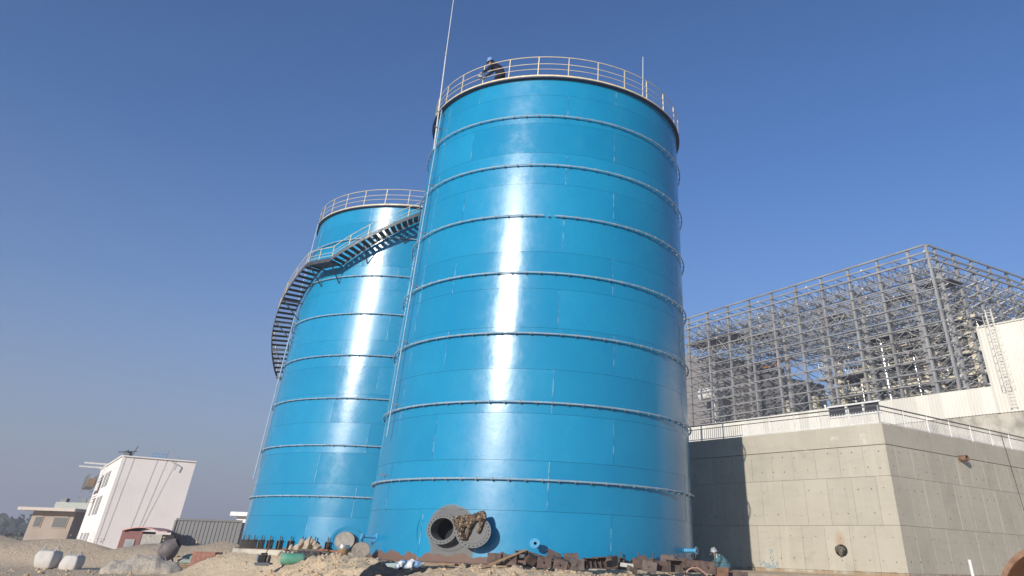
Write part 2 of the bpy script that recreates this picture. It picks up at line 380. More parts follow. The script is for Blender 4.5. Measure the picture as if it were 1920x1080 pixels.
# ------------------------------------------------------------------ tanks
RINGZ = [3.516, 5.767, 7.983, 10.141, 12.371, 14.531, 16.808]
def P3(c, r, a, z): a = R(a); return Vector((c.x + r * math.cos(a), c.y + r * math.sin(a), z))
def storage_tank(C, RR, z0, ztop, even, odd, label, ringoff, post0, dome_holes=None, gap_ring=None):
    root = thing('storage_tank', label, 'storage tank', (C.x, C.y, z0))
    H = 1.382; ncourse = 13
    def plate_mesh(h):
        mb = MB(); mb.arc((0, 0), RR - .012, RR, .0035, h - .0035, 0.05, 59.95, 72); return mb.mesh('plate', M_TANK, smooth=True, ang=30)
    full = plate_mesh(H); top = plate_mesh(ztop - z0 - 12 * H)
    bead = MB().arc((0, 0), RR - .002, RR + .007, .01, H - .01, -.11, .11, 1).mesh('weld_seam', M_BEAD)
    beadt = MB().arc((0, 0), RR - .002, RR + .007, .01, ztop - z0 - 12 * H - .01, -.11, .11, 1).mesh('weld_seam', M_BEAD)
    for k in range(ncourse):
        s0 = even if k % 2 == 0 else odd
        s0 += rnd.uniform(-.8, .8)
        for j in range(6):
            a = s0 + 60 * j
            if dome_holes and k == 0 and ((dome_holes - a) % 360) < 60:
                # the plate that the manhole goes through, with its round opening
                mb = MB(); nx, nz = 180, 36; idx = {}
                for i in range(nx + 1):
                    for q in range(nz + 1):
                        aa = .05 + 59.9 * i / nx; idx[i, q] = len(mb.v)
                        mb.v.append((RR * math.cos(R(aa)), RR * math.sin(R(aa)), .0035 + (H - .007) * q / nz))
                c0 = (dome_holes - a) % 360
                for i in range(nx):
                    for q in range(nz):
                        da = R(.05 + 59.9 * (i + .5) / nx - c0) * RR; dz = (q + .5) / nz * H - (MANP.z - z0)
                        if (da / .50) ** 2 + (dz / .36) ** 2 < 1: continue
                        mb.f.append((idx[i, q], idx[i + 1, q], idx[i + 1, q + 1], idx[i, q + 1]))
                inst('plate', mb.mesh('plate', M_TANK, smooth=True), root, (0, 0, 0), R(a))
            else: inst('plate', full if k < 12 else top, root, (0, 0, k * H), R(a))
            inst('weld_seam', bead if k < 12 else beadt, root, (0, 0, k * H), R(a))
    # added skin, coloured dark so the plate joints look dark, open at the manhole
    mb = MB(); n = 180; a_h = (dome_holes if dome_holes else 999)
    zs = [0, .35, .60, 1.10, 1.35] + [H * k for k in range(1, 13)] + [ztop - z0]; zs = sorted(set(zs)); idx = {}
    for i in range(n):
        for q, z in enumerate(zs): idx[i, q] = len(mb.v); a = R(2 * i); mb.v.append((C.x + (RR - .02) * math.cos(a), C.y + (RR - .02) * math.sin(a), z0 + z))
    for i in range(n):
        da = ((2 * i + 1 - a_h + 180) % 360 - 180)
        for q in range(len(zs) - 1):
            if dome_holes and abs(da) < 6 and zs[q] < 1.3: continue
            mb.f.append((idx[i, q], idx[(i + 1) % n, q], idx[(i + 1) % n, q + 1], idx[i, q + 1]))
    mb.build('liner', M_NAVY, root, True)
    # roof
    mb = MB(); mb.lathe([(RR - .03, ztop - .02), (RR * .5, ztop + .55), (.02, ztop + .9)], 96, Matrix.Translation((C.x, C.y, 0))); mb.build('roof', M_TANK, root, True)
    MB().arc(C, RR + .001, RR + .17, ztop - .06, ztop, 0, 360, 180).build('rim_plate', M_NAVY, root, True)  # navy colour carries the shade on the underside of the overhang
    MB().arc(C, RR + .002, RR + .16, z0 - .03, z0 + .012, 0, 360, 180).build('base_plate', M_RUST, root, True)
    MB().arc(C, .5, RR + .28, z0 - 1.5, z0 - .032, 0, 360, 120).build('foundation', M_CONC2, root, True)
    # guardrail
    toe = MB().arc(C, RR + .13, RR + .15, ztop + .002, ztop + .085, 0, 360, 180).build('guardrail', M_YEL, root)
    for zz, rr in ((19.79, .020), (19.42, .014), (19.14, .014)):
        MB().path([P3(C, RR + .125, a, zz + ztop - 18.75) for a in range(0, 360, 2)], rr, 6, True).build('rail', M_CREAM, toe, True)
    pm = MB().bar((RR + .115, 0, .0), (RR + .115, 0, 1.03), .035).mesh('post', M_CREAM)
    for k in range(29): inst('post', pm, toe, (0, 0, ztop - z0), R(post0 + k * 360 / 29))
    # cooling-water spray rings
    for k, rz in enumerate(RINGZ):
        zz = rz + ringoff
        if gap_ring == k: pts = [P3(C, RR + .105, -86 + a, zz) for a in range(0, 357, 2)]
        else: pts = [P3(C, RR + .105, a, zz) for a in range(0, 360, 2)]
        o = MB().path(pts, .029, 8, gap_ring != k).build('spray_ring', M_RING, root, True)
        mb = MB()
        for i in range(72):
            a = i * 5 + k * 1.7
            mb.bar(P3(C, RR, a, zz - .045), P3(C, RR + .125, a, zz - .045), .025, .015)
            mb.bar(P3(C, RR + .105, a + .15, zz - .038), P3(C, RR + .105, a + .15, zz + .037), .08, .02)
        mb.build('ring_bracket', M_GSTEEL, o, kind='stuff')
    return root
T1 = storage_tank(C1, R1, 1.29, 18.75, -122.4, -82.5, 'larger near bright blue steel tank with open manhole and silver rings', 0, -121.2, -112.8, 4)
T2 = storage_tank(C2, R2, 1.40, 18.98, -103.5, -83.5, 'blue steel tank behind on the left with spiral staircase', .115, -121.6)

# round fittings on the shell (the photograph shows them wider than tall)
def radial(C, RR, a, z, sx=1.0, sz=.70):
    n = Vector((math.cos(R(a)), math.sin(R(a)), 0)); t = Vector((-n.y, n.x, 0)); o = Vector((C.x, C.y, z)) + n * RR
    return Matrix(((t.x * sx, 0, n.x, o.x), (t.y * sx, 0, n.y, o.y), (0, sz, 0, o.z), (0, 0, 0, 1)))
M = radial(C1, R1, -112.8, 2.13, 1, .72)
# reinforcing pad wrapped on the shell
mb = MB()
n = 72
for rr, dr in ((.50, .004), (.50, .022), (.80, .022), (.80, .003)):
    for i in range(n):
        t = 2 * math.pi * i / n; s_ = rr * math.cos(t); zz = rr * math.sin(t) * .70
        aa = -112.8 + .8 + math.degrees(s_ / R1); mb.v.append(tuple(P3(C1, R1 + dr, aa, 2.13 + zz)))
for k in range(3):
    for i in range(n): mb.f.append((k * n + i, k * n + (i + 1) % n, (k + 1) * n + (i + 1) % n, (k + 1) * n + i))
mb.build('reinforcing_pad', M_PRIM, T1, True)
man = MB().lathe([(.44, -.06), (.44, .30), (.55, .302), (.55, .35), (.405, .35), (.405, -.06)], 72, M).build('manhole', M_PRIM, T1, True)
mb = MB()
for i in range(24):
    t = 2 * math.pi * i / 24; c = M @ Vector((.48 * math.cos(t), .48 * math.sin(t), .351)); nn = Vector((M[0][2], M[1][2], 0)); mb.tube(c, c + nn * .004, .018, 8)
mb.build('bolt_hole', M_BLACK, man, kind='stuff')
MB().lathe([(0.001, -.45), (1.2, -.45), (1.2, -.1)], 24, M).build('interior_shade', M_BLACK, man)  # black dish put in for the darkness inside the tank
# cover swung open on its hinge
Mc = radial(C1, R1, -112.8, 2.08, 1, .72); nn = Vector((Mc[0][2], Mc[1][2], 0)); tt = Vector((Mc[0][0], Mc[1][0], 0))
ccen = Vector((C1.x, C1.y, 2.08)) + nn * (R1 + .34) + tt * 1.10
n2 = (nn - tt * -.10).normalized(); t2 = Vector((-n2.y, n2.x, 0))
Mc = Matrix(((t2.x, 0, n2.x, ccen.x), (t2.y, 0, n2.y, ccen.y), (0, .72, 0, ccen.z), (0, 0, 0, 1)))
cov = MB().lathe([(0.001, .012), (.42, .012), (.425, .0), (.44, .0), (.445, .012), (.575, .012), (.575, -.035), (0.001, -.035)], 72, Mc).build('manhole_cover', M_PRIM, T1, True)
mb = MB()
for i in range(24):
    t = 2 * math.pi * i / 24 + .1; c = Mc @ Vector((.51 * math.cos(t), .51 * math.sin(t), .013)); mb.tube(c, c + n2 * .004, .02, 8)
mb.build('bolt_hole', M_BLACK, cov, kind='stuff')
hp = Vector((C1.x, C1.y, 2.10)) + nn * (R1 + .32) + tt * .555
MB().bar(hp - Vector((0, 0, .17)), hp + Vector((0, 0, .17)), .05).bar(hp - tt * .10, hp + tt * .12, .05, .05).bar(hp - tt * .10 + Vector((0, 0, -.12)), hp + tt * .12 + Vector((0, 0, -.12)), .04).build('hinge', M_PRIM, T1)
# camouflage jacket hung over the cover
def camo():
    m, N, L, P = newmat('camouflage_cloth')
    g = N.new('ShaderNodeNewGeometry').outputs['Position']
    x = N.new('ShaderNodeVectorMath'); x.operation = 'SNAP'; L.new(g, x.inputs[0]); x.inputs[1].default_value = (.018, .018, .018)
    a = nse(N, L, x.outputs[0], 9, 4, .7)
    col = mixc(N, L, mth(N, L, 'GREATER_THAN', a, .50), (.045, .033, .027), (.24, .18, .125))
    col = mixc(N, L, mth(N, L, 'GREATER_THAN', nse(N, L, x.outputs[0], 9, 3), .56), col, (.13, .085, .055))
    col = mixc(N, L, mth(N, L, 'GREATER_THAN', nse(N, L, x.outputs[0], 12, 2), .62), col, (.42, .34, .25))
    L.new(col, P.inputs['Base Color']); P.inputs['Roughness'].default_value = .95; P.inputs['Specular IOR Level'].default_value = .1
    b1 = bump(N, L, nse(N, L, vmap(N, L, g, 1, 1, 2.2), 7, 4, .6, 1.5), .05, P); return m
M_CAMO = camo()
def cp(a, b, h=.06): return Mc @ Vector((a, b, .012 + h))     # a = right, b = up, h = out of the cover
jl = thing('jacket', 'brown camouflage jacket draped over the open manhole cover', 'jacket', cp(-.2, .3, 0))
caps = [(cp(-.62, .44, .05), .07, cp(-.40, .12), .13), (cp(-.55, .46, .08), .06, cp(-.10, .50, .06), .09), (cp(-.45, .30, .07), .12, cp(-.33, -.18, .05), .08),
        (cp(-.33, -.20, .05), .085, cp(-.18, -.24, .05), .05), (cp(-.28, .30, .07), .13, cp(-.10, .38, .07), .10), (cp(-.16, -.10, .05), .065, cp(.00, .38, .07), .09),
        (cp(.02, .55, .03), .10, cp(.28, .64, .0), .09), (cp(.28, .64, .0), .09, cp(.37, .46, .05), .06), (cp(.32, .50, .06), .085, cp(.20, .02, .06), .075), (cp(.05, .50, .07), .10, cp(.28, .52, .07), .09),
        (cp(-.02, .60, -.03), .06, cp(.30, .58, -.06), .07)]
lump('jacket_cloth', M_CAMO, caps, .022, jl, .028, 6, 1)

def nozzle(C, RR, a, z, L, r, root, turn=0, name='nozzle'):
    Mn = radial(C, RR, a, z, 1, .8) @ Matrix.Rotation(0, 4, 'X')
    return MB().lathe([(r * .62, L), (r * .62, -.05), (r * 2.1, .002), (r * 2.1, .012), (r, .012), (r, L - .04), (r * 1.75, L - .038), (r * 1.75, L), (r * .62, L)], 32, Mn).build(name, M_BLUE, root, True)
nz1 = nozzle(C1, R1, -147.0, 1.90, .52, .06, T1)
MB().bar(P3(C1, R1 + .01, -147, 1.80), P3(C1, R1 + .25, -147, 1.84), .02, .12).build('gusset', M_BLUE, nz1)
nz2 = nozzle(C1, R1, -86.0, 1.84, .45, .078, T1)
MB().lathe([(.001, .3), (.06, .3)], 16, radial(C1, R1, -86, 1.84, 1, .8)).build('bore_shade', M_BLACK, nz2)  # black disc imitates the shade down the bore
nz3 = nozzle(C1, R1, -26.5, 1.82, .45, .085, T1)
MB().lathe([(.001, .3), (.09, .3)], 16, radial(C1, R1, -26.5, 1.82, 1, .8)).build('bore_shade', M_BLACK, nz3)  # same black disc for the shade inside this nozzle
Mq = radial(C2, R2, -84.6, 1.83, 1, .78)
mq = MB().lathe([(.40, -.02), (.40, .20), (.47, .205), (.47, .27), (.001, .27)], 48, Mq).build('manhole', M_RUST, T2, True)
MB().lathe([(.001, .30), (.45, .30), (.45, .272), (.001, .272)], 48, Mq).build('manhole_cover', plain('pale_grey_cover', (.36, .34, .31), .7, 0, (.27, .25, .23), 5), mq, True)
MB().lathe([(.60, .002), (.60, .02), (.75, .02), (.75, .002)], 48, Mq).build('reinforcing_pad', M_TANK, T2, True)
# riser pipe and lightning masts
rp = MB().path([P3(C1, R1 + .22, -147, 4.9), P3(C1, R1 + .22, -147, 18.5)], .026, 10).build('riser_pipe', M_RING, T1, True)
for zz in RINGZ: MB().bar(P3(C1, R1, -147, zz + .2), P3(C1, R1 + .25, -147, zz + .2), .04, .04).build('pipe_clamp', M_GSTEEL, rp)
rp2 = MB().path([P3(C2, R2 + .2, -151, 4.5), P3(C2, R2 + .2, -151, 18.9)], .035, 10).build('riser_pipe', M_RING, T2, True)
mast = MB().tube((-6.93, 28.6, 16.5), (-7.10, 28.5, 21.6), .032, 8, .026).tube((-7.10, 28.5, 21.6), (-7.25, 28.45, 27.0), .020, 8, .014).build('lightning_mast', M_WHITEP, T1, True)
MB().bar((-7.09, 28.5, 21.55), (-7.11, 28.5, 21.75), .075).bar((-6.7, 28.75, 18.4), (-7.05, 28.5, 18.4), .05).bar((-6.7, 28.75, 17.6), (-7.03, 28.5, 17.6), .05).build('mast_clamp', M_GSTEEL, mast)
MB().tube((2.36, 27.31, 18.7), (2.40, 27.31, 21.05), .018, 8, .012).build('lightning_rod', M_WHITEP, T1, True)

# spiral staircase on the second tank
SI, SO = R2 + .22, R2 + 1.18
def stair_z(a):   # degrees, negative; upper flight / landing / lower flight
    if a > -114: return 15.30 + (a + 114) * .0745
    if a > -129: return 15.28
    return 15.28 + (a + 129) * .086
root = MB()
root.arc(C2, SO, SO + .03, 15.30 - .04, 15.30 + .16, -114, -64, 40, za=50 * .0745)
root.arc(C2, SI - .03, SI, 15.30 - .04, 15.30 + .12, -114, -64, 40, za=50 * .0745)
root.arc(C2, SO, SO + .03, 15.28 - 58 * .086 - .04, 15.28 - 58 * .086 + .14, -187, -129, 44, za=58 * .086)
root.arc(C2, SI - .03, SI, 15.28 - 58 * .086 - .04, 15.28 - 58 * .086 + .12, -187, -129, 44, za=58 * .086)
stairs = root.build('spiral_staircase', plain('dark_grey_stringer', (.095, .10, .11), .5, .2), T2)
st = MB().arc((0, 0), SI, SO, -.02, .0, -1.05, 1.05, 2).arc((0, 0), SI, SO, -.075, -.018, -1.05, -.9, 1).mesh('tread', M_DSTEEL)
def tread(a, z): inst('tread', st, stairs, (0, 0, z - 1.40), R(a))
a = -112.9
while a < -65: tread(a, stair_z(a) + .10); a += 2.45
a = -130.2
while a > -186.5: tread(a, stair_z(a) + .08); a -= 2.35
MB().arc(C2, SI, SO, 15.30, 15.34, -129, -114, 12).arc(C2, SO, SO + .03, 15.20, 15.42, -129, -114, 12).build('landing', M_DSTEEL, stairs)
zb = stair_z(-187)
MB().arc(C2, SI - .1, SO, zb - .03, zb + .02, -197, -187, 8).build('landing', M_DSTEEL, stairs)
pm = MB().bar((SO + .01, 0, 0), (SO + .01, 0, .72), .032).mesh('post', M_CREAM)
for a in [-66, -74, -82, -90, -98, -106, -113.5, -121, -129.5, -137, -145, -153, -161, -169, -177, -185]: inst('post', pm, stairs, (0, 0, stair_z(a) + .1 - 1.40), R(a))
angs = [-64 - i * 1.5 for i in range(34)] + [-114.0, -117, -121, -125, -129] + [-130.5 - i * 1.5 for i in range(38)] + [-187]
for hh, rr in ((.80, .019), (.46, .013), (.28, .012)):
    MB().path([P3(C2, SO + .01, a, stair_z(a) + hh) for a in angs], rr, 6).build('handrail', M_CREAM, stairs, True)
for a in (-82.5, -100, -114.5, -127.5, -147, -158, -172, -186):
    z = stair_z(a) - .03
    mb = MB().bar(P3(C2, R2, a, z), P3(C2, SO + .03, a, z), .06, .06).bar(P3(C2, SO - .05, a, z), P3(C2, R2 + .02, a, z - .95), .05, .05)
    mb.build('bracket', M_DSTEEL, stairs)
# anchor chairs round the foot of the second tank
ch = MB()
for s in (-.09, .09): ch.bar((R2 + .01, s, .17), (R2 + .24, s, .17), .02, .33)
ch.box((R2 + .13, 0, .35), (.26, .24, .03)).tube((R2 + .15, 0, .0), (R2 + .15, 0, .55), .03, 6)
chm = ch.mesh('anchor_chair', M_DARKW)
for i in range(16): inst('anchor_chair', chm, T2, (0, 0, 0), R(-142 + i * 5.6))
ch = MB()
for s in (-.08, .08): ch.bar((R1 + .01, s, .13), (R1 + .20, s, .13), .02, .24)
ch.box((R1 + .11, 0, .26), (.22, .22, .025)).tube((R1 + .13, 0, .0), (R1 + .13, 0, .42), .025, 6)
chm = ch.mesh('anchor_chair', M_DARKW)
for i in range(9): inst('anchor_chair', chm, T1, (0, 0, 0), R(-60 + i * 6.2))

# ------------------------------------------------------------------ concrete building on the right
KC = Vector((12.1145, 31.3628, 0)); UL = Vector((math.sin(R(318.5)), math.cos(R(318.5)), 0)); UR = Vector((math.sin(R(53.2)), math.cos(R(53.2)), 0))
NLf = -UR; NRf = -UL
KB = thing('concrete_building', 'grey cast concrete building with tie-hole walls right of the tank', 'building', (KC.x, KC.y, 0))
LL, LRt = 13.0, 19.0
def prism(poly, z0, z1):
    mb = MB(); n = len(poly); mb.v = [(p.x, p.y, z0) for p in poly] + [(p.x, p.y, z1) for p in poly]
    mb.f = [tuple(range(n))[::-1], tuple(range(n, 2 * n))] + [(i, (i + 1) % n, n + (i + 1) % n, n + i) for i in range(n)]; return mb
ins = KC - NLf * .03 - NRf * .03
prism([ins, ins + UR * LRt, ins + UR * LRt + UL * LL, ins + UL * LL], -.6, 6.28).build('wall_core', M_JOINT, KB)
# parapet band and cornice fillet, set a little proud
pp = KC + NLf * .012 + NRf * .012
mb = prism([pp, pp + UR * LRt, pp + UR * LRt - NRf * .25, pp - NRf * .25 + UR * .25], 5.58, 6.32); mb.build('parapet', M_CONC, KB)
mb = prism([pp, pp + UR * .25 - NRf * .25, pp + UR * .25 - NRf * .25 + UL * (LL - .25), pp + UL * LL], 5.58, 6.32); mb.build('parapet', M_CONC, KB)
rows = [(-.5, 1.36), (1.36, 2.85), (2.85, 4.48), (4.48, 5.56)]
def wallpanels(Uv, Nv, length, pitch, seed):
    rr = random.Random(seed); cache = {}
    for q, (z0, z1) in enumerate(rows):
        off = (0, -.03, -.45, -.02)[q] if seed == 1 else (0, -.2, 0.0, -.5)[q]
        w0 = 0.0; first = True; x = off + pitch
        cuts = [0.0]
        while x < length: cuts.append(x + rr.uniform(-.03, .03)); x += pitch
        cuts.append(length)
        for a, b in zip(cuts, cuts[1:]):
            if b - a < .1: continue
            key = (round(b - a, 1), q)
            if True:
                g = .0060 if q else .003; dd = rr.uniform(-.003, .003)
                p0 = KC + Uv * (a + g) + Nv * dd; p1 = KC + Uv * (b - g) + Nv * dd
                mb = MB(); dpt = .04
                vs = []
                for p in (p0, p1):
                    for z in (z0 + .0035, z1 - .0035): vs.append(Vector((p.x, p.y, z)))
                bv = .006
                front = [vs[0] + Uv * bv + Vector((0, 0, bv)), vs[2] - Uv * bv + Vector((0, 0, bv)), vs[3] - Uv * bv - Vector((0, 0, bv)), vs[1] + Uv * bv - Vector((0, 0, bv))]
                mid = [v - Nv * bv for v in (vs[0], vs[2], vs[3], vs[1])]; back = [v - Nv * dpt for v in (vs[0], vs[2], vs[3], vs[1])]
                mb.add(front + mid + back, [(0, 1, 2, 3)] + [(i, (i + 1) % 4, 4 + (i + 1) % 4, 4 + i) for i in range(4)] + [(4 + i, 4 + (i + 1) % 4, 8 + (i + 1) % 4, 8 + i) for i in range(4)])
                mb.build('formwork_panel', M_CONC, KB)
wallpanels(UL, NLf, LL, 1.09, 1); wallpanels(UR, NRf, LRt, 1.12, 2)
mb = MB()   # tie holes: shallow dark plugs
for Uv, Nv, length in ((UL, NLf, LL), (UR, NRf, LRt)):
    for z in (1.72, 2.45, 3.22, 4.05, 4.80, 5.35):
        x = .35
        while x < length:
            if rnd.random() < .88:
                c = KC + Uv * (x + rnd.uniform(-.05, .05)) + Nv * .0035 + Vector((0, 0, z + rnd.uniform(-.04, .04))); mb.tube(c - Nv * .03, c + Nv * .003, rnd.uniform(.016, .030), 7)
            x += .56
mb.build('tie_hole', M_JOINT, KB, kind='stuff')
# pipe stub, stuffed hole, cable, blue scribbles
c = KC + UR * 5.53 + Vector((0, 0, 5.52)); MB().lathe([(.10, .0), (.16, .0), (.16, .32), (.13, .32), (.13, .0)], 24, Matrix(((UR.x, 0, NRf.x, c.x), (UR.y, 0, NRf.y, c.y), (0, .75, 0, c.z), (0, 0, 0, 1)))).build('pipe_stub', M_RUST2, KB, True)
c = KC + UL * 2.59 + Vector((0, 0, 2.02)); MLf = Matrix(((UL.x, 0, NLf.x, c.x), (UL.y, 0, NLf.y, c.y), (0, .75, 0, c.z), (0, 0, 0, 1)))
MB().lathe([(.001, .008), (.24, .008), (.26, .03), (.27, .008)], 20, MLf).build('hole_shade', M_BLACK, KB, True)  # black disc on the wall face stands in for the shade of the hole
M_RAG = plain('dirty_plastic_sheet', (.16, .145, .11), .25, 0, (.05, .045, .03), 18, .02, 25)
rg = thing('rag', 'dark crumpled plastic stuffed in the round hole of the concrete wall', 'rag', c + NLf * .05)
lump('crumpled_sheet', M_RAG, [(c + UL * .12 + NLf * .04 + Vector((0, 0, .04)), .12, c - UL * .1 + NLf * .05 + Vector((0, 0, .05)), .11), (c + NLf * .05 - Vector((0, 0, .05)), .12, c + NLf * .06 - Vector((0, 0, .15)), .07)], .02, rg, .05, 11, 0)
MB().path([KC + UR * (9.8 + t * .35) + NRf * (.02 + .05 * math.sin(t * 3)) + Vector((0, 0, 6.9 - t * 6)) for t in [i / 12 for i in range(13)]], .012, 5).build('cable', M_BLACK, KB)
mb = MB()
for k, (w0, z0, pts) in enumerate([(6.55, 1.62, [(0, 0), (-.08, -.16), (-.2, -.02), (-.25, -.2), (-.4, -.08), (-.47, -.22), (-.62, -.1)]), (6.0, 2.0, [(0, 0), (-.16, -.03), (-.05, -.1), (-.18, -.35), (-.08, -.38), (-.22, -.62), (-.3, -.4), (-.33, -.62)]), (6.35, 1.55, [(0, 0), (-.3, -.1), (-.1, -.16), (-.5, -.14)])]):
    for (a1, b1), (a2, b2) in zip(pts, pts[1:]):
        p = KC + UL * (w0 + a1 * 1.2) + NLf * .006 + Vector((0, 0, z0 + b1)); q = KC + UL * (w0 + a2 * 1.2) + NLf * .006 + Vector((0, 0, z0 + b2)); mb.bar(p, q, .004, .022, NLf) if False else mb.bar(p, q, .022, .004, NLf)
mb.build('blue_scribble', plain('blue_chalk', (.16, .30, .40), .9), KB)
# balustrade on the parapet
bal = thing('balustrade', 'white metal balustrade with close upright bars on the concrete wall top', 'railing', (KC.x, KC.y, 6.32))
M_DRAIL = plain('dark_handrail', (.12, .12, .125), .45, .3)
pmesh = MB().bar((0, 0, 0), (0, 0, .68), .05).mesh('post', M_WHITEP); bmesh_ = MB().bar((0, 0, .07), (0, 0, .52), .018).mesh('baluster', M_WHITEP)
e0 = -NLf * .12 - NRf * .12
for Uv, length, pit in ((UL, LL - .2, 1.33), (UR, LRt - .2, 1.78)):
    for zz, t, mt in ((.68, .045, M_DRAIL), (.52, .028, M_DRAIL), (.07, .028, M_WHITEP)):
        p = KC + e0 + Vector((0, 0, 6.32 + zz)); MB().bar(p, p + Uv * length, t).build('rail', mt, bal)
    x = 0
    while x < length: inst('post', pmesh, bal, e0 + Uv * x); x += pit
    x = .13
    k = 0
    while x < length and k < 130: inst('baluster', bmesh_, bal, e0 + Uv * x); x += .125; k += 1

# ------------------------------------------------------------------ white clad building behind it
CC = Vector((29.573, 54.493, 0)); CU = Vector((math.sin(R(322)), math.cos(R(322)), 0)); CN = Vector((-math.cos(R(322)), math.sin(R(322)), 0)) * -1
if CN.y > 0: CN = -CN
CN = Vector((CN.x, CN.y, 0))
M_CLAD = plain('cream_profiled_sheet', (.66, .645, .585), .5, 0, (.62, .60, .54), .5)
CB = thing('clad_building', 'cream profiled-sheet building with caged ladder behind the concrete wall', 'building', (CC.x, CC.y, 0))
def clad_panel(h):
    mb = MB(); prof = []
    for k in range(4):
        x = k * .25; prof += [(x, 0), (x + .13, 0), (x + .15, .06), (x + .22, .06)]
    prof.append((1.0, 0)); vs = []
    for x, d in prof:
        p = CU * x + CN * d; vs += [p, p + Vector((0, 0, h))]
    return mb.add(vs, [(2 * i, 2 * i + 2, 2 * i + 3, 2 * i + 1) for i in range(len(prof) - 1)]).mesh('cladding_panel', M_CLAD)
lo = clad_panel(1.75); hi = clad_panel(5.85); lo2 = clad_panel(.5)
for k in range(32):
    if 9 <= k < 14: continue
    inst('cladding_panel', lo, CB, CU * (k * 1.0 + .02) + Vector((0, 0, 10.72)))
for k in range(22): inst('cladding_panel', hi, CB, CU * (-1.0 - k * 1.0) + Vector((0, 0, 10.70)))
b0 = CC - CN * .06
prism([b0 + CU * 32, b0 - CU * 22, b0 - CU * 22 - CN * 3, b0 + CU * 32 - CN * 3], 3, 10.70).build('concrete_podium', M_CONC2, CB)
prism([b0 - CU * .02, b0 - CU * 22, b0 - CU * 22 - CN * 3, b0 - CN * 3], 10.70, 16.53).build('inner_wall', M_CLAD, CB)
prism([b0 + CU * 8.98, b0 + CU * .0, b0 - CN * .5, b0 - CN * .5 + CU * 8.98], 10.70, 12.45).build('inner_wall', M_CLAD, CB)
prism([b0 + CU * 32, b0 + CU * 14.02, b0 - CN * .5 + CU * 14.02, b0 - CN * .5 + CU * 32], 10.70, 12.45).build('inner_wall', M_CLAD, CB)
MB().bar(CC + CN * .05 + Vector((0, 0, 16.56)) - CU * 22, CC + CN * .05 + Vector((0, 0, 16.56)), .12, .1).bar(CC + CN * .05 + Vector((0, 0, 10.7)), CC + CN * .05 + Vector((0, 0, 16.5)), .16, .12, CN).build('edge_trim', M_CLAD, CB)
# glazed opening in the low wall
M_DGLASS = plain('dark_glass', (.05, .052, .055), .2)
for k in range(9, 14): inst('cladding_panel', clad_panel(.95), CB, CU * (k * 1.0 + .02) + Vector((0, 0, 10.72)))
wb = MB(); 
for z in (11.7, 12.5): wb.bar(CC + CU * 9 + CN * .05 + Vector((0, 0, z)), CC + CU * 14 + CN * .05 + Vector((0, 0, z)), .14, .12)
for x in (9.05, 10.6, 12.2, 13.95): wb.bar(CC + CU * x + CN * .06 + Vector((0, 0, 11.7)), CC + CU * x + CN * .06 + Vector((0, 0, 12.4)), .14, .12, CN)
wf = wb.build('window', M_WHITEP, CB)
for a, b in ((9.1, 10.55), (10.65, 12.15), (12.25, 13.9)): MB().box(CC + CU * (a + b) / 2 - CN * .12 + Vector((0, 0, 12.1)), (b - a, .04, .74), Matrix.Rotation(math.atan2(CU.y, CU.x), 3, 'Z')).build('pane', M_DGLASS, wf)
# caged ladder
ld = MB()
for s in (.0, .42): ld.bar(CC - CU * (1.0 + s) + CN * .28 + Vector((0, 0, 10.9)), CC - CU * (1.0 + s) + CN * .28 + Vector((0, 0, 17.6)), .05, .05, CN)
lad = ld.build('caged_ladder', M_CLAD, CB)
rg_ = MB().bar(-CU * 1.0 + CN * .28, -CU * 1.42 + CN * .28, .03).mesh('rung', M_CLAD)
for k in range(30): inst('rung', rg_, lad, (0, 0, 11.0 + k * .22))
hoop = []
for i in range(9):
    t = math.pi * i / 8; hoop.append(-CU * (1.21 + .45 * math.cos(t)) + CN * (.28 + .62 * math.sin(t)))
hm = MB().path(hoop, .018, 5).mesh('cage_hoop', M_CLAD)
for k in range(11): inst('cage_hoop', hm, lad, (0, 0, 12.2 + k * .5))
mb = MB()
for i in (2, 4, 6): mb.bar(CC + hoop[i] + Vector((0, 0, 12.2)), CC + hoop[i] + Vector((0, 0, 17.2)), .03, .03, CN)
mb.build('cage_strap', M_CLAD, lad)

# ------------------------------------------------------------------ steel lattice building under construction
FC = Vector((42.365, 85.030, 0)); FU = Vector((math.sin(R(325.9)), math.cos(R(325.9)), 0)); FV = Vector((math.sin(R(58)), math.cos(R(58)), 0))
M_FR = plain('grey_frame_steel', (.31, .31, .305), .5, .1, (.21, .21, .21), .4)
M_FR2 = plain('pale_frame_steel', (.32, .315, .31), .45, .2, (.18, .18, .19), .4)
FB = thing('lattice_building', 'tall unfinished grey steel lattice building with bare columns and girts', 'building', (FC.x, FC.y, 0))
def fp(s, t, z): return FC + FU * s + FV * t + Vector((0, 0, z))
colS = [0] + [2.6 + 4.62 * k for k in range(10)]
cm = MB().bar((0, 0, 8), (0, 0, 34.85), .30, .30, FU).mesh('column', M_FR)
for s in colS: inst('column', cm, FB, FU * s)
for t in (1.7, 5.5, 9.3, 13.2, 17.2, 21.2, 25.2, 29.2, 33.2): inst('column', cm, FB, FV * t)
cm2 = MB().bar((0, 0, 8), (0, 0, 32.5), .52, .52, FU).mesh('column', M_FR)
for k, s in enumerate([1, 5, 13, 20, 27, 34.5, 42]): inst('column', cm2, FB, FU * s + FV * 3.2)
for k, t in enumerate([9, 17, 25, 33]): inst('column', cm2, FB, FU * 3 + FV * t)
for s in (4, 15, 26, 37): inst('column', cm, FB, FU * s + FV * 12)
lev = [34.8, 33.9, 33.1] + [31.9 - 1.27 * k for k in range(12)]
for i, z in enumerate(lev):
    th = .20 if i in (0, 2) else .12
    MB().bar(fp(0, -.25, z), fp(46.5, -.25, z), th).build('girt', M_FR if i % 3 else M_FR2, FB)
    MB().bar(fp(-.25, 0, z), fp(-.25, 36, z), th).build('girt', M_FR, FB)
lr = random.Random(3)
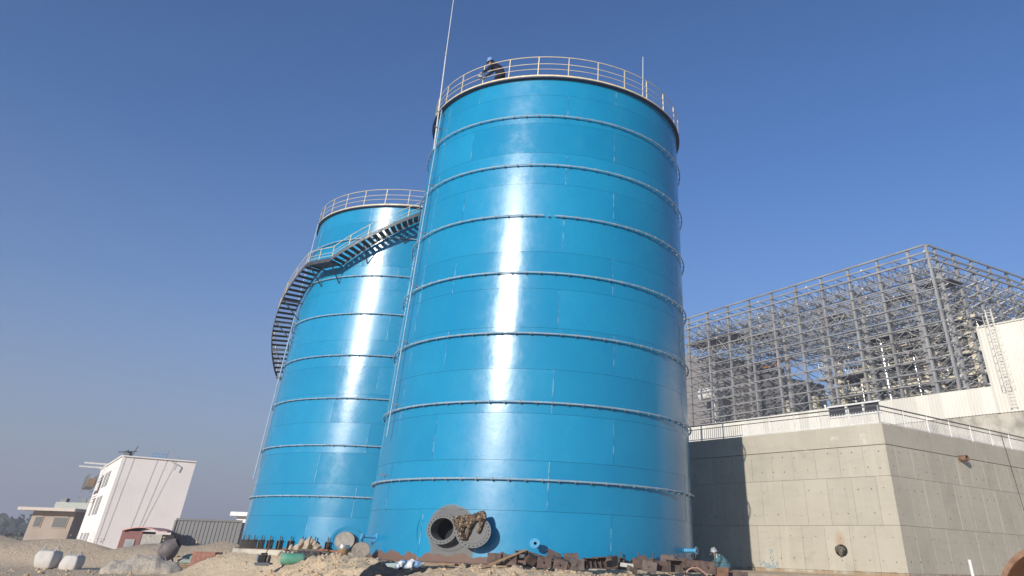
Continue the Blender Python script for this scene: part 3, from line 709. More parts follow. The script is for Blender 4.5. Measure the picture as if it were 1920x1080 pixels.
mb = MB()    # bracing between the columns of the two outer walls and their second layer
for z0, z1 in zip(lev[2:], lev[3:]):
    for a, b in zip(colS, colS[1:]):
        m_ = (a + b) / 2; n_ = 2 if b - a > 3 else 1
        for q in range(n_):
            x0 = a + (b - a) * q / n_; x1 = a + (b - a) * (q + 1) / n_
            if lr.random() < .8: mb.bar(fp(x0, 0, z0), fp((x0 + x1) / 2, 2.9, z1), .07)
            if lr.random() < .8: mb.bar(fp(x1, 0, z0), fp((x0 + x1) / 2, 2.9, z1), .07)
            if lr.random() < .5: mb.bar(fp(x0, 0, z0), fp(x1, 0, z1), .06)
            if lr.random() < .35: mb.bar(fp(x0, 3, z1), fp(x1, 3, z0), .08)
    mb.bar(fp(0, 3, z0 - .6), fp(46, 3, z0 - .6), .12)
    mb.bar(fp(3, 0, z0 - .6), fp(3, 36, z0 - .6), .12)
    for k in range(12):
        t0 = k * 3; mb.bar(fp(0, t0, z0), fp(2.9, t0 + 1.5, z1), .07); mb.bar(fp(0, t0 + 3, z0), fp(2.9, t0 + 1.5, z1), .07)
        if lr.random() < .3: mb.bar(fp(0, t0, z0), fp(0, t0 + 3, z1), .06)
mb.build('wall_bracing', M_FR, FB, kind='stuff')
mb = MB(); nb = MB()   # double-layer roof grid
ns, ntt, dp = 20, 15, 2.35
for i, j, zt in [(i, j, 34.2) for i in range(ns) for j in range(ntt)] + [(i, j, 30.6) for i in range(ns) for j in range(6)]:
        p = fp(i * dp + .5, j * dp + .3, zt); q = fp(i * dp + dp / 2 + .5, j * dp + dp / 2 + .3, zt - 1.9)
        mb.bar(p, fp((i + 1) * dp + .5, j * dp + .3, zt), .09); mb.bar(p, fp(i * dp + .5, (j + 1) * dp + .3, zt), .09)
        mb.bar(q, q + FU * dp, .09); mb.bar(q, q + FV * dp, .09)
        for a, b in ((0, 0), (1, 0), (0, 1), (1, 1)): mb.bar(q, fp((i + a) * dp + .5, (j + b) * dp + .3, zt), .065)
        for c in (p, q):
            if (i * 7 + j * 3) % 4: continue
            r = .19; nb.add([c + Vector(d) * r for d in ((1, 0, 0), (-1, 0, 0), (0, 1, 0), (0, -1, 0), (0, 0, 1), (0, 0, -1))], [(0, 2, 4), (2, 1, 4), (1, 3, 4), (3, 0, 4), (2, 0, 5), (1, 2, 5), (3, 1, 5), (0, 3, 5)])
mb.build('roof_grid', M_FR, FB, kind='stuff'); nb.build('grid_node_glint', M_WHITEP, FB, kind='stuff')  # nodes coloured white to imitate sunlit glints on the joints
mb = MB()   # second lattice lower down, towards the right-hand corner
for i in range(9):
    for j in range(12):
        z = 26.5; p = fp(i * dp + .5, 4 + j * dp, z); q = fp(i * dp + dp / 2, 4 + j * dp + dp / 2, z - 1.6)
        mb.bar(p, p + FU * dp, .10); mb.bar(p, p + FV * dp, .10); mb.bar(q, q + FU * dp, .09)
        for a, b in ((0, 0), (1, 0), (0, 1), (1, 1)): mb.bar(q, fp((i + a) * dp + .5, 4 + (j + b) * dp, z), .07)
mb.build('floor_grid', M_FR, FB, kind='stuff')
M_DECK = plain('dark_roof_deck', (.07, .07, .08), .7)
for s, t, ls, lt in ((40.5, 3.5, 11, 6), (33, 6, 6, 3), (8, 5, 5, 2.5), (1.5, 4, 4, 3), (20, 6, 4, 3)):
    MB().box(fp(s, t, 31.0), (ls, lt, .12), Matrix.Rotation(math.atan2(FU.y, FU.x), 3, 'Z')).build('roof_deck', M_DECK, FB)

# plant inside the lattice: boiler house floors, columns, ducts and pipes
M_BEIGE = plain('beige_painted_steel', (.62, .57, .44), .6, 0, (.48, .44, .35), 1.2)
M_GREYC = plain('grey_wall_sheet', (.24, .225, .215), .6, 0, (.20, .19, .185), .6)
M_DUCT = plain('dull_grey_duct', (.17, .18, .185), .5, .2, (.11, .115, .12), 1)
M_RED = plain('red_pipe_paint', (.42, .10, .09), .5)
M_ORG = plain('orange_paint', (.45, .20, .08), .6)
BH = thing('boiler_house', 'beige platforms, ducts and silver pipes standing inside the steel lattice', 'industrial plant', tuple(fp(20, 14, 0)))
er = random.Random(12)
RotF = Matrix.Rotation(math.atan2(FU.y, FU.x), 3, 'Z')
def htop(s): return 27.5 if s < 16 else (25.5 if s < 24 else 21.5 if s < 32 else 19)
for s in (1.5, 6.5, 11.5, 16.5, 21.5, 26.5, 31.5):
    for t in (7.5, 14):
        MB().bar(fp(s, t, 8), fp(s, t, htop(s)), .7, .6, FU).build('plant_column', M_BEIGE, BH)
for z in (13.5, 16.2, 18.6, 21.0, 23.4, 25.6, 27.4):
    s1 = 32 if z < 19 else 25 if z < 24 else 17
    MB().box(fp(s1 / 2, 10.8, z), (s1, 7.6, .22), RotF).build('platform', M_DUCT, BH)
    MB().bar(fp(0, 6.95, z + .05), fp(s1, 6.95, z + .05), .16, .34).build('edge_beam', M_BEIGE, BH)
    mb = MB()
    for hh in (.5, 1.0): mb.bar(fp(0, 6.9, z + hh), fp(s1, 6.9, z + hh), .06)
    x = 0
    while x < s1: mb.bar(fp(x, 6.9, z), fp(x, 6.9, z + 1.0), .06, .06, FU); x += 1.5
    mb.build('platform_rail', M_BEIGE, BH)
for k in range(130):
    z = er.choice((13.7, 16.4, 18.8, 21.2, 23.6)); s = er.uniform(1, 31 if z < 18 else 24 if z < 23 else 15); t = er.uniform(7.6, 11)
    sz = (er.uniform(.4, 2.4), er.uniform(.8, 2), er.uniform(.5, 2.0))
    MB().box(fp(s, t, z + sz[2] / 2), sz, RotF).build('machine_housing', er.choice((M_DUCT, M_GREYC, M_BEIGE, M_WHITEP, M_BEIGE, M_RUST, M_GREYC)), BH)
for s, t, z0, z1, r in ((3.2, 6.3, 20, 27.5, .38), (13.3, 6.3, 12, 26.3, .34), (12.2, 7, 14, 20, .22), (3.8, 6.6, 10, 19.5, .25), (9.0, 6.4, 17, 24, .16), (24, 6.4, 12, 20, .25), (17.5, 6.5, 12, 22, .12), (29, 6.6, 12, 19, .15)):
    MB().tube(fp(s, t, z0), fp(s, t, z1), r, 12).build('silver_pipe', M_SILVER, BH, True)
for k in range(110):
    z = er.uniform(12.5, 27); s = er.uniform(0, 24); l = er.uniform(1.5, 6); t = er.uniform(6.2, 8)
    mb = MB().path([fp(s, t, z - er.uniform(.3, 1.5)), fp(s, t, z), fp(s + l, t, z), fp(s + l, t + er.uniform(0, 1), z + er.uniform(-1, 1.5))], er.uniform(.05, .13), 6); mb.build('pipe_run', er.choice((M_SILVER, M_BEIGE, M_GREYC, M_WHITEP, M_DUCT)), BH)
for k in range(7): MB().tube(fp(10.5 + k * .15, 5.6, 15.8 + .16 * k), fp(19 + er.uniform(-1, 1), 5.6, 15.6 + .17 * k), .07, 6).build('red_pipe', M_RED, BH)
for s, z in ((31, 27.5), (34, 27.2), (14, 26.6)):
    mb = MB()
    for i in range(6): mb.bar(fp(s + i * .6, 9, z), fp(s + i * .6 + .6, 9, z + .7), .10); mb.bar(fp(s + i * .6 + .6, 9, z), fp(s + i * .6, 9, z + .7), .10)
    mb.bar(fp(s, 9, z), fp(s + 3.6, 9, z), .16).bar(fp(s, 9, z + .7), fp(s + 3.6, 9, z + .7), .16); mb.build('orange_truss', M_ORG, BH)
MB().box(fp(13, 17, 19), (26, 1, 15), RotF).build('back_wall', M_DUCT, BH)
for s, z, l, h in ((5, 22.3, 9, 1.5), (15, 19.8, 8, 1.3), (22, 17.2, 7, 1.4), (7, 14.9, 9, 1.6), (28, 14.6, 7, 1.5)): MB().box(fp(s, 8.6, z), (l, 2.0, h), RotF).build('duct', M_DUCT, BH)
# grey sheet-clad block and white flue behind the left end
GB = thing('grey_clad_block', 'plain grey sheet-clad block behind the left end of the lattice', 'building', tuple(fp(44, 10, 0)))
def gb(s0, s1, t0, z0, za, zb):
    p = [fp(s0, t0, 0), fp(s1, t0, 0), fp(s1, t0 + 10, 0), fp(s0, t0 + 10, 0)]; mb = MB()
    mb.v = [(q.x, q.y, z0) for q in p] + [(p[0].x, p[0].y, za), (p[1].x, p[1].y, zb), (p[2].x, p[2].y, zb), (p[3].x, p[3].y, za)]
    mb.f = [(0, 1, 5, 4), (1, 2, 6, 5), (2, 3, 7, 6), (3, 0, 4, 7), (4, 5, 6, 7)]; return mb
gb(41, 62, 8, 6, 29.0, 33.5).build('wall_sheet', M_GREYC, GB)
gb(34, 40.9, 9, 6, 25.5, 27.5).build('wall_sheet', plain('dark_grey_wall_sheet', (.12, .12, .125), .6), GB)
for k in range(20): MB().bar(fp(41, 7.96, 8 + k * 1.1), fp(62, 7.96, 8 + k * 1.1), .05).build('sheet_joint', M_DUCT, GB)
FL = thing('white_flue', 'white round flue duct with elbow behind the left end of the lattice', 'flue duct', tuple(fp(43.6, 5, 0)))
MB().path([fp(43.4, 5.2, 10), fp(43.4, 5.2, 22.3), fp(43.7, 5.2, 23.4), fp(44.8, 5.2, 24.0), fp(47.5, 5.2, 24.0)], [.45, .45, .8, 1.0, 1.0], 16).build('duct', M_WHITEP, FL, True)
MB().path([fp(44.6, 5.3, 10), fp(44.6, 5.3, 22.6)], .3, 12).build('duct', M_WHITEP, FL, True)

# ------------------------------------------------------------------ white block far left and low buildings
WC = Vector((-41.4, 74.2, 0)); WU = Vector((math.sin(R(326.1)), math.cos(R(326.1)), 0)); WV = Vector((math.sin(R(56.1)), math.cos(R(56.1)), 0))
M_WW = plain('white_render_wall', (.80, .75, .72), .8, 0, (.74, .69, .665), .35)
M_WW2 = plain('white_render_side', (.84, .80, .77), .8, 0, (.78, .74, .71), .35)
M_WIN = plain('dark_window_glass', (.035, .04, .045), .35)
WB = thing('white_building', 'tall windowless-fronted white block with slim side windows, far left', 'building', (WC.x, WC.y, 0))
def wp(s, t, z): return WC + WU * s + WV * t + Vector((0, 0, z))
WL, WW, WH = 19.6, 6.2, 7.85
mb = MB(); mb.v = [tuple(wp(*q)) for q in ((0, 0, -.3), (0, WW, -.3), (0, WW, WH), (0, 0, WH))]; mb.f = [(0, 1, 2, 3)]
zb = [-.3, .9, 2.2, 3.55, 4.75, 5.95, 7.05, WH]
front = prism([wp(.25, .0, 0), wp(0, 0, 0), wp(0, WW, 0), wp(.25, WW, 0)], -.3, WH).build('front_wall', M_WW, WB)
prism([wp(WL, WW, 0), wp(WL, .25, 0), wp(.251, .25, 0), wp(.251, WW, 0)], -.3, WH - .15).build('inner_block', M_WW, WB)
# side wall built round its window openings
wins = [2.2, 3.8, 6.6, 7.9, 9.6, 10.9, 13.3, 14.7]
rowsW = [(.75, 2.0), (3.45, 5.0), (5.75, 7.1)]
zcur = -.3
for z0, z1 in rowsW + [(WH, WH)]:
    prism([wp(WL, 0, 0), wp(.251, 0, 0), wp(.251, .24, 0), wp(WL, .24, 0)], zcur, z0).build('side_wall', M_WW2, WB)
    if z1 > z0:
        xs = .251
        for i, s in enumerate(wins + [WL]):
            if s >= WL: prism([wp(WL, 0, 0), wp(xs, 0, 0), wp(xs, .24, 0), wp(WL, .24, 0)], z0, z1).build('side_wall', M_WW2, WB); break
            prism([wp(s, 0, 0), wp(xs, 0, 0), wp(xs, .24, 0), wp(s, .24, 0)], z0, z1).build('side_wall', M_WW2, WB); xs = s + .95
            blind = i < 2
            f_ = MB().bar(wp(s + .05, .03, z0), wp(s + .05, .03, z1), .05, .05, WU).bar(wp(s + .90, .03, z0), wp(s + .90, .03, z1), .05, .05, WU).bar(wp(s, .03, (z0 + z1) / 2), wp(s + .95, .03, (z0 + z1) / 2), .05).build('window', M_GSTEEL if not blind else M_WW2, WB)
            MB().box(wp(s + .475, .07 if not blind else .06, (z0 + z1) / 2), (.93, .03, z1 - z0 - .02), Matrix.Rotation(math.atan2(WU.y, WU.x), 3, 'Z')).build('pane', M_WIN if not blind else M_WW, f_)
    zcur = z1
MB().bar(wp(0, 0, WH + .03), wp(0, WW, WH + .03), .34, .08).bar(wp(0, 0, WH + .03), wp(WL, 0, WH + .03), .3, .08).build('coping', M_WW2, WB)
mb = MB()
for t0, t1 in ((.25, .25), (.95, .7), (2.9, 2.4), (3.7, 3.0), (4.5, 3.1)): mb.tube(wp(-.03, t0, WH + .05), wp(-.03, t1, 1.2), .010, 4)
mb.build('hanging_rope', M_GSTEEL, WB)
gr = MB()
gr.bar(wp(.3, .3, WH), wp(.3, .3, WH + .55), .08, .08, WU).bar(wp(-.4, .1, WH + .4), wp(1.2, .5, WH + .45), .08).bar(wp(.2, -.5, WH + .3), wp(.3, 1.0, WH + .5), .06).bar(wp(.2, .7, WH + .1), wp(.1, .95, WH + .95), .06).box(wp(.3, .35, WH + .25), (.5, .4, .4))
gr.build('roof_hoist', M_DSTEEL, WB)
MB().bar(wp(.1, 2.35, WH + .08), wp(.1, 2.35, WH + .45), .05, .05, WU).bar(wp(.1, 2.35, WH + .42), wp(.1, 3.5, WH + .42), .06).bar(wp(.1, 2.35, WH + .2), wp(.1, 3.5, WH + .2), .06).build('blue_rail', plain('light_blue_paint', (.14, .36, .60), .5), WB)
MB().bar(wp(.1, 3.55, WH - .1), wp(.1, 3.6, WH + .75), .06, .06, WU).bar(wp(.0, 3.6, WH + .1), wp(-.3, 4.6, WH - .35), .07).bar(wp(-.3, 4.6, WH - .35), wp(-.3, 4.5, WH - .8), .06, .06, WU).bar(wp(.1, 4.6, WH), wp(.1, 4.6, WH + .35), .08, .08, WU).build('jib', M_GSTEEL, WB)
MB().bar(wp(12, 0, 7.9), wp(12, -2.2, 7.9), .14).bar(wp(15, 0, 7.75), wp(15, -2.4, 7.75), .14).build('outrigger_beam', M_WHITEP, WB)
cradle = thing('suspended_cradle', 'suspended work cradle hanging at the side of the white block', 'work platform', tuple(wp(15, -1, 6.1)))
mb = MB()
for k in range(7):
    s = 12.5 + k * .9; mb.bar(wp(s, -.5, 5.9), wp(s, -.5, 7.0), .06, .06, WU).bar(wp(s, -1.3, 5.9), wp(s, -1.3, 7.0), .06, .06, WU)
for z in (5.1, 5.6, 7.0): mb.bar(wp(12.5, -.5, z), wp(18, -.5, z), .06).bar(wp(12.5, -1.3, z), wp(18, -1.3, z), .06)
mb.build('cage', M_GSTEEL, cradle); MB().box(wp(15.3, -.9, 5.88), (5.6, .8, .08), Matrix.Rotation(math.atan2(WU.y, WU.x), 3, 'Z')).build('deck', M_DUCT, cradle)
MB().box(wp(14, -.9, 6.3), (1.6, .6, .7), Matrix.Rotation(math.atan2(WU.y, WU.x), 3, 'Z')).build('bundle', M_WOOD, cradle)

M_TANW = plain('dusty_beige_wall', (.36, .30, .25), .85, 0, (.30, .25, .21), .5)
LB = thing('low_building', 'low beige flat-roofed building left of the white block', 'building', (-57, 96, 0))
MB().box((-57.2, 96, 1.9), (4.6, 6, 4.2)).build('wall', M_TANW, LB)
MB().box((-57.3, 95.6, 4.05), (6.2, 8.2, .28)).build('roof', plain('pale_roof_slab', (.55, .48, .43), .8), LB)
wf_ = MB().box((-56.2, 92.97, 2.9), (1.6, .1, 1.1)).build('window', M_TANW, LB); MB().box((-56.2, 92.9, 2.9), (1.4, .05, .9)).build('pane', M_WIN, wf_)
wf_ = MB().box((-58.6, 92.97, 2.9), (.9, .1, 1.1)).build('window', M_TANW, LB); MB().box((-58.6, 92.9, 2.9), (.7, .05, .9)).build('pane', M_WIN, wf_)
LB2 = thing('pale_green_building', 'pale green-grey box building with rooftop units beside the white block', 'building', (-57, 108, 0))
MB().box((-62.6, 108, 2.5), (4.6, 6, 5.4)).build('wall', plain('pale_green_wall', (.44, .47, .42), .7), LB2)
for x in (-61.6, -61.0, -60.4, -64.2): MB().box((x, 105.6, 5.35), (.7, .7, .55)).build('rooftop_unit', M_DUCT, LB2)
LB3 = thing('long_white_shed', 'long low white shed just left of the far tank', 'building', (-26, 76, 0))
MB().box((-25.5, 78, 1.7), (9, 6, 3.9)).build('wall', M_WW2, LB3); MB().box((-25.6, 77.8, 3.72), (9.6, 7, .3)).build('roof', M_WHITEP, LB3)
MB().tube((-27.8, 76, 3.8), (-27.8, 76, 4.3), .15, 8).build('roof_vent', M_DUCT, LB3)
# far tree belt lost in the haze
mb = MB(); tr = random.Random(5)
for k in range(2600):
    a = R(tr.uniform(-47, -12)); d = tr.uniform(330, 520); x, y = math.sin(a) * d, math.cos(a) * d
    hh = 7 + 3 * noise.noise(Vector((x * .02, y * .02, 0))); z = tr.uniform(.3, hh); r = tr.uniform(1.2, 2.8)
    vs = [Vector((tr.uniform(-1, 1), tr.uniform(-1, 1), tr.uniform(-.8, .8))).normalized() * r * tr.uniform(.7, 1.2) + Vector((x, y, z)) for _ in range(5)]
    mb.add(vs, [(0, 1, 2), (0, 2, 3), (0, 3, 4), (1, 2, 4), (2, 3, 4), (0, 1, 4)])
mb.build('far_tree_belt', plain('dull_foliage', (.055, .065, .045), .9), None, kind='stuff', label='far belt of hazy trees on the left horizon', cat='trees')

# ------------------------------------------------------------------ site clutter at the foot of the tanks
def gz(x, y): return ground_z(x, y)
def px(p, q, Y=25.4):   # helper table for the scrap pile: metres east and up at a given distance
    k = Y / 25.4; return ((-2.76 + (p - 900) * .01562) * k, Y, 1.6 + (1.26 + (p - 900) * .00043 + (1060 - q) * .0127 - 1.6) * k)
def bracket(loc, rz, rx, ry, sx, label, mat=None, kind=0):
    mat = mat or M_RUST
    t = thing('steel_bracket', label, 'steel bracket', loc, 'rusty steel brackets piled in front of the tank')
    w_, h_, d_ = .36, .21, .24
    # plate with a real hole in the middle
    mb = MB(); n = 12
    outer = []
    for i in range(n):
        a = 2 * math.pi * (i + .5) / n; c, s_ = math.cos(a), math.sin(a); m_ = max(abs(c), abs(s_)); outer.append((c / m_ * w_ / 2, s_ / m_ * h_ / 2))
    inner = [(.028 * math.cos(2 * math.pi * (i + .5) / n), .022 * math.sin(2 * math.pi * (i + .5) / n)) for i in range(n)]
    for yy in (0, .018):
        for x, z in outer + inner: mb.v.append((x, yy, z + h_ / 2))
    for i in range(n):
        j = (i + 1) % n
        mb.f += [(i, j, n + j, n + i), (2 * n + i, 3 * n + i, 3 * n + j, 2 * n + j), (i, 2 * n + i, 2 * n + j, j), (n + i, n + j, 3 * n + j, 3 * n + i)]
    mb.mesh
    o = bpy.data.objects.new('face_plate', mb.mesh('face_plate', mat)); COL.objects.link(o); o.parent = t
    for s_ in ((-.14, .14) if kind == 0 else (-.15, -.02, .11)):
        g = MB(); g.add([(s_ - .008, .0181, 0), (s_ - .008, d_, 0), (s_ - .008, d_ * (.35 if kind else .9), h_ * .98), (s_ - .008, .0181, h_ * .98), (s_ + .008, .0181, 0), (s_ + .008, d_, 0), (s_ + .008, d_ * (.35 if kind else .9), h_ * .98), (s_ + .008, .0181, h_ * .98)],
              [(0, 1, 2, 3), (7, 6, 5, 4), (0, 4, 5, 1), (1, 5, 6, 2), (2, 6, 7, 3), (3, 7, 4, 0)])
        o = bpy.data.objects.new('gusset', g.mesh('gusset', mat)); COL.objects.link(o); o.parent = t
    o = bpy.data.objects.new('top_plate', MB().box((0, d_ / 2 + .01, h_ + .008), (w_, d_, .015)).mesh('top_plate', mat)); COL.objects.link(o); o.parent = t
    t.rotation_euler = (R(rx), R(ry), R(rz)); t.scale = (sx, sx, sx); return t
M_RUST3 = plain('grey_brown_steel', (.13, .095, .08), .75, 0, (.075, .06, .055), 6, .003, 40)
BR = [(925, 1060, 25.3, 8, 0, 2, 1.0, 'rusty bracket at the left end of the pile, under a heap of fittings', 0, 0),
 (955, 1064, 25.0, -14, 0, -2, 1.05, 'rusty bracket with square holed face beside the leaning plank', 0, 0),
 (978, 1055, 25.5, 168, 0, 0, 1.0, 'dark bracket standing high behind the plank top, back turned', 1, 0),
 (992, 1062, 25.2, 40, 35, 20, .8, 'small tipped bracket leaning between plank and square plates', 0, 1),
 (1003, 1060, 25.5, -30, 0, 10, .8, 'short rusty bracket half hidden behind its neighbours', 1, 1),
 (1020, 1069, 25.0, 3, 0, 0, 1.05, 'upright rusty bracket showing a clear round bolt hole, in front', 0, 0),
 (1036, 1057, 25.7, 20, -10, 18, 1.1, 'bracket lying aslant under the thin dark angle bar', 1, 1),
 (1049, 1074, 24.9, -12, 6, 12, 1.05, 'rusty bracket tilted to the right with bolt hole, front row', 0, 0),
 (1071, 1062, 25.5, 8, 0, -3, 1.1, 'bracket in the back row right of the tilted one', 0, 1),
 (1082, 1074, 25.0, 5, -4, -3, 1.1, 'brown bracket at the front with a wide plain face', 1, 0),
 (1104, 1069, 25.4, 195, 0, 0, 1.0, 'bracket with slanting triangular gussets turned to the camera', 1, 1),
 (1123, 1069, 25.5, 188, 0, 3, 1.1, 'second gusset-side bracket, right of the first slanting one', 0, 1),
 (1153, 1066, 25.9, 60, 0, -8, 1.0, 'dark bracket with one pale edge, alone beside the blue wall', 1, 0),
 (1204, 1067, 25.6, 15, -18, -16, 1.15, 'bracket tipped upward at the left of the right-hand heap', 0, 0),
 (1216, 1077, 25.4, -8, 0, 10, 1.1, 'bracket with two splayed sides standing in the right-hand heap', 1, 0),
 (1240, 1076, 25.7, 12, 0, 5, 1.05, 'bracket with small bolt hole in the middle of the right-hand heap', 0, 0),
 (1263, 1077, 25.8, 190, 0, 0, 1.25, 'wide bracket with slanted ribs left of the looping hose', 1, 0),
 (1252, 1064, 26.6, 0, 0, 0, 1.3, 'long flat bracket at the back of the right-hand heap', 1, 1),
 (1280, 1068, 26.6, 10, 0, 6, 1.0, 'narrow bracket behind the looping hose', 0, 1),
 (1303, 1078, 26.4, 4, 0, 0, 1.5, 'largest rusty bracket, behind the hose arch', 0, 0),
 (1328, 1080, 26.2, -35, 0, 4, 1.45, 'tall pale-edged bracket just left of the crouching welder', 0, 1)]
for p, q_, Y, rz, rx, ry, sx, lab, mk, kd in BR: bracket(px(p, q_ - 4, Y - .15), rz, rx, ry, sx * (1.08 if sx < 1.3 else .92), lab, (M_RUST, M_RUST3)[mk], kd)
def plate(name, c, sz, rot, mat, label, cat):
    mb = MB(); M3 = (Matrix.Rotation(R(rot[2]), 3, 'Z') @ Matrix.Rotation(R(rot[1]), 3, 'Y') @ Matrix.Rotation(R(rot[0]), 3, 'X')); mb.box(c, sz, M3)
    bm = bmesh.new(); o = solo(mb, name, mat, tuple(c), label, cat); bm.from_mesh(o.data); bmesh.ops.bevel(bm, geom=bm.edges[:], offset=min(sz) * .12, segments=1, affect='EDGES'); bm.to_mesh(o.data); bm.free(); return o
plate('steel_plate', px(1353, 1073, 26.0), (.40, .03, .24), (4, 0, 5), M_RUST2, 'tan-brown plate standing right below the crouching welder', 'steel plate')
plate('steel_plate', px(1377, 1079, 26.4), (.42, .03, .22), (-3, 0, -4), M_RUST, 'low rusty plate right of the welder, left of the wall shadow edge', 'steel plate')
plate('steel_plate', px(1396, 1080, 26.8), (.2, .03, .2), (-3, 0, 10), M_RUST3, 'small dark rusty plate at the right end of the scrap', 'steel plate')
plate('offcut', px(1176, 1060, 25.6), (.42, .03, .10), (30, 4, 8), M_WHITEP, 'white painted flat offcut lying across the scrap', 'metal offcut')
plate('offcut', px(1185, 1068, 25.3), (.3, .16, .12), (10, 20, 30), M_RUST3, 'dark crumpled offcut under the white flat piece', 'metal offcut')
plate('metal_block', px(881, 1063, 24.9), (.22, .18, .10), (6, 3, 10), M_BLACK, 'small black flat block on the soil left of the leaning plank', 'metal block')
plate('base_plank', (-4.9, 26.02, 1.255), (3.3, .16, .05), (0, 0, -27.5), M_WOOD, 'long worn plank lying along the rusty tank foot', 'plank')
plate('base_plank', (-2.9, 25.40, 1.245), (2.2, .12, .05), (0, 0, -7), M_WOOD, 'shorter plank on the soil below the manhole', 'plank')
solo(MB().bar((-3.2, 24.3, .98), (-1.42, 24.9, 1.67), .09, .05), 'leaning_plank', M_WOOD, (-3.2, 24.3, .98), 'pale leaning plank reaching up from the soil to the brackets', 'plank')
solo(MB().bar((-1.44, 24.95, 1.65), (-.2, 25.3, 1.36), .04, .03), 'angle_bar', M_RUST3, (-1.44, 24.95, 1.65), 'thin dark angle bar sloping down to the right over the pile', 'steel bar')
b_ = px(938, 1047, 25.3)
ft = thing('fittings_heap', 'heap of rusty chain and fittings on the leftmost bracket', 'scrap fittings', b_)
fr = random.Random(4); mb = MB()
for k in range(34):
    c = Vector(b_) + Vector((fr.gauss(0, .10), fr.gauss(.05, .06), fr.uniform(0, .10))); a = Vector((fr.uniform(-1, 1), fr.uniform(-1, 1), fr.uniform(-.6, .6))).normalized() * .05
    mb.tube(c - a, c + a, .022, 6)
mb.box(Vector(b_) + Vector((.02, .05, .12)), (.10, .08, .08)); mb.build('fitting', M_RUST3, ft, kind='stuff')
hs_ = [px(1282, 1082, 25.6), px(1285, 1075, 25.6), px(1291, 1068, 25.6), px(1299, 1064.5, 25.6), px(1308, 1065, 25.6), px(1316, 1070, 25.6), px(1324, 1078, 25.6), px(1330, 1086, 25.6)]
solo(MB().path(hs_, .022, 8), 'hose', plain('pale_pink_hose', (.46, .27, .20), .5), hs_[0], 'pale orange hose looping up in front of the scrap', 'hose', smooth=True)

# left pile
dr = thing('paint_drum', 'small tan paint drum with silver top beside the covers', 'drum', (-7.62, 28.4, 1.36))
MB().lathe([(.001, 0), (.175, 0), (.185, .17), (.001, .17)], 28, Matrix.Translation((-7.62, 28.4, 1.36))).build('body', plain('tan_label', (.30, .19, .08), .5, 0, (.22, .14, .07), 8), dr, True)
MB().lathe([(.186, .17), (.19, .18), (.19, .21), (.198, .215), (.198, .235), (.19, .24), (.19, .265), (.198, .27), (.198, .285), (.001, .28)], 28, Matrix.Translation((-7.62, 28.4, 1.36))).build('lid_band', M_SILVER, dr, True)
Mt = Matrix.Translation((-6.92, 27.9, 1.52)) @ Matrix.Rotation(R(8), 4, 'Z') @ Matrix.Rotation(R(-78), 4, 'X') @ Matrix.Diagonal((1, .75, 1, 1))
solo(MB().lathe([(.001, 0), (.29, 0), (.29, .03), (.001, .03)], 40, Mt.inverted().inverted()), 'round_cover', plain('dusty_steel_disc', (.30, .26, .22), .8, 0, (.19, .165, .145), 6), (-6.92, 27.9, 1.52), 'dusty round steel cover leaning right of the paint drum', 'steel cover', smooth=True)
M_TARP = plain('tan_tarpaulin', (.46, .38, .28), .8, 0, (.30, .25, .19), 3)
tp = thing('tarpaulin', 'tan folded tarpaulin heaped at the far tank foot', 'tarpaulin', (-12.4, 39.6, 1.3))
tb = []
for k in range(13):
    x = -13.3 + k * .13; hh = .60 * math.exp(-((k - 7) / 4.6) ** 2) + (.05 if k % 2 else 0)
    tb.append(((x - .10, 39.25, 1.22), .05, (x + .12 * (1 if k % 3 else -1), 39.62, 1.24 + hh), .075)); tb.append(((x + .1, 39.7, 1.2 + hh * .9), .12, (x, 40.0, 1.3), .15))
lump('cloth', M_TARP, tb, .035, tp, .04, 4, 1)
MB().bar((-12.15, 39.2, 1.25), (-12.1, 39.25, 1.95), .05).build('stake', M_DARKW, tp)
netr = thing('netting_bundle', 'black crumpled netting bundle lying on the soil bank', 'netting', (-8.85, 28.6, 1.2))
lump('net', plain('black_netting', (.045, .043, .042), .85, 0, (.10, .09, .08), 20), [((-9.25, 28.5, 1.27), .12, (-8.6, 28.5, 1.30), .13), ((-9.1, 28.6, 1.35), .08, (-8.5, 28.7, 1.36), .09), ((-8.6, 28.4, 1.25), .1, (-8.3, 28.4, 1.28), .06)], .03, netr, .05, 9, 0)
cyl_ = thing('gas_cylinder', 'pale green air receiver lying on its side in the soil', 'gas cylinder', (-9.15, 28.05, 1.08))
Mg = Matrix.Translation((-9.35, 27.8, 1.22)) @ Matrix.Rotation(R(20), 4, 'Z') @ Matrix.Rotation(R(90), 4, 'Y')
MB().lathe([(.001, -.05), (.08, -.045), (.14, -.02), (.155, .03), (.155, .60), (.12, .66), (.001, .68)], 24, Mg).build('shell', plain('pale_green_paint', (.10, .34, .22), .5, 0, (.16, .38, .28), 4), cyl_, True)
MB().tube((-9.05, 28.05, 1.30), (-9.05, 28.05, 1.40), .02, 8).build('valve', M_DSTEEL, cyl_)
en = thing('water_pump', 'small dark engine pump with a bent rod, left on the soil', 'pump', (-10.05, 28.2, 1.03))
e0_ = Vector((-10.05, 28.2, 1.03))
MB().box(e0_ + Vector((0, 0, .04)), (.50, .30, .05)).bar(e0_ + Vector((-.22, -.12, .0)), e0_ + Vector((.22, -.12, 0)), .04).build('skid', M_DSTEEL, en)
MB().box(e0_ + Vector((-.06, 0, .17)), (.22, .22, .20)).box(e0_ + Vector((-.04, 0, .30)), (.16, .14, .05)).build('engine_block', M_BLACK, en)
MB().lathe([(.001, 0), (.11, 0), (.12, .02), (.12, .06), (.001, .07)], 20, Matrix.Translation(e0_ + Vector((.10, 0, .15))) @ Matrix.Rotation(R(90), 4, 'Y')).build('pump_casing', M_RUST3, en)
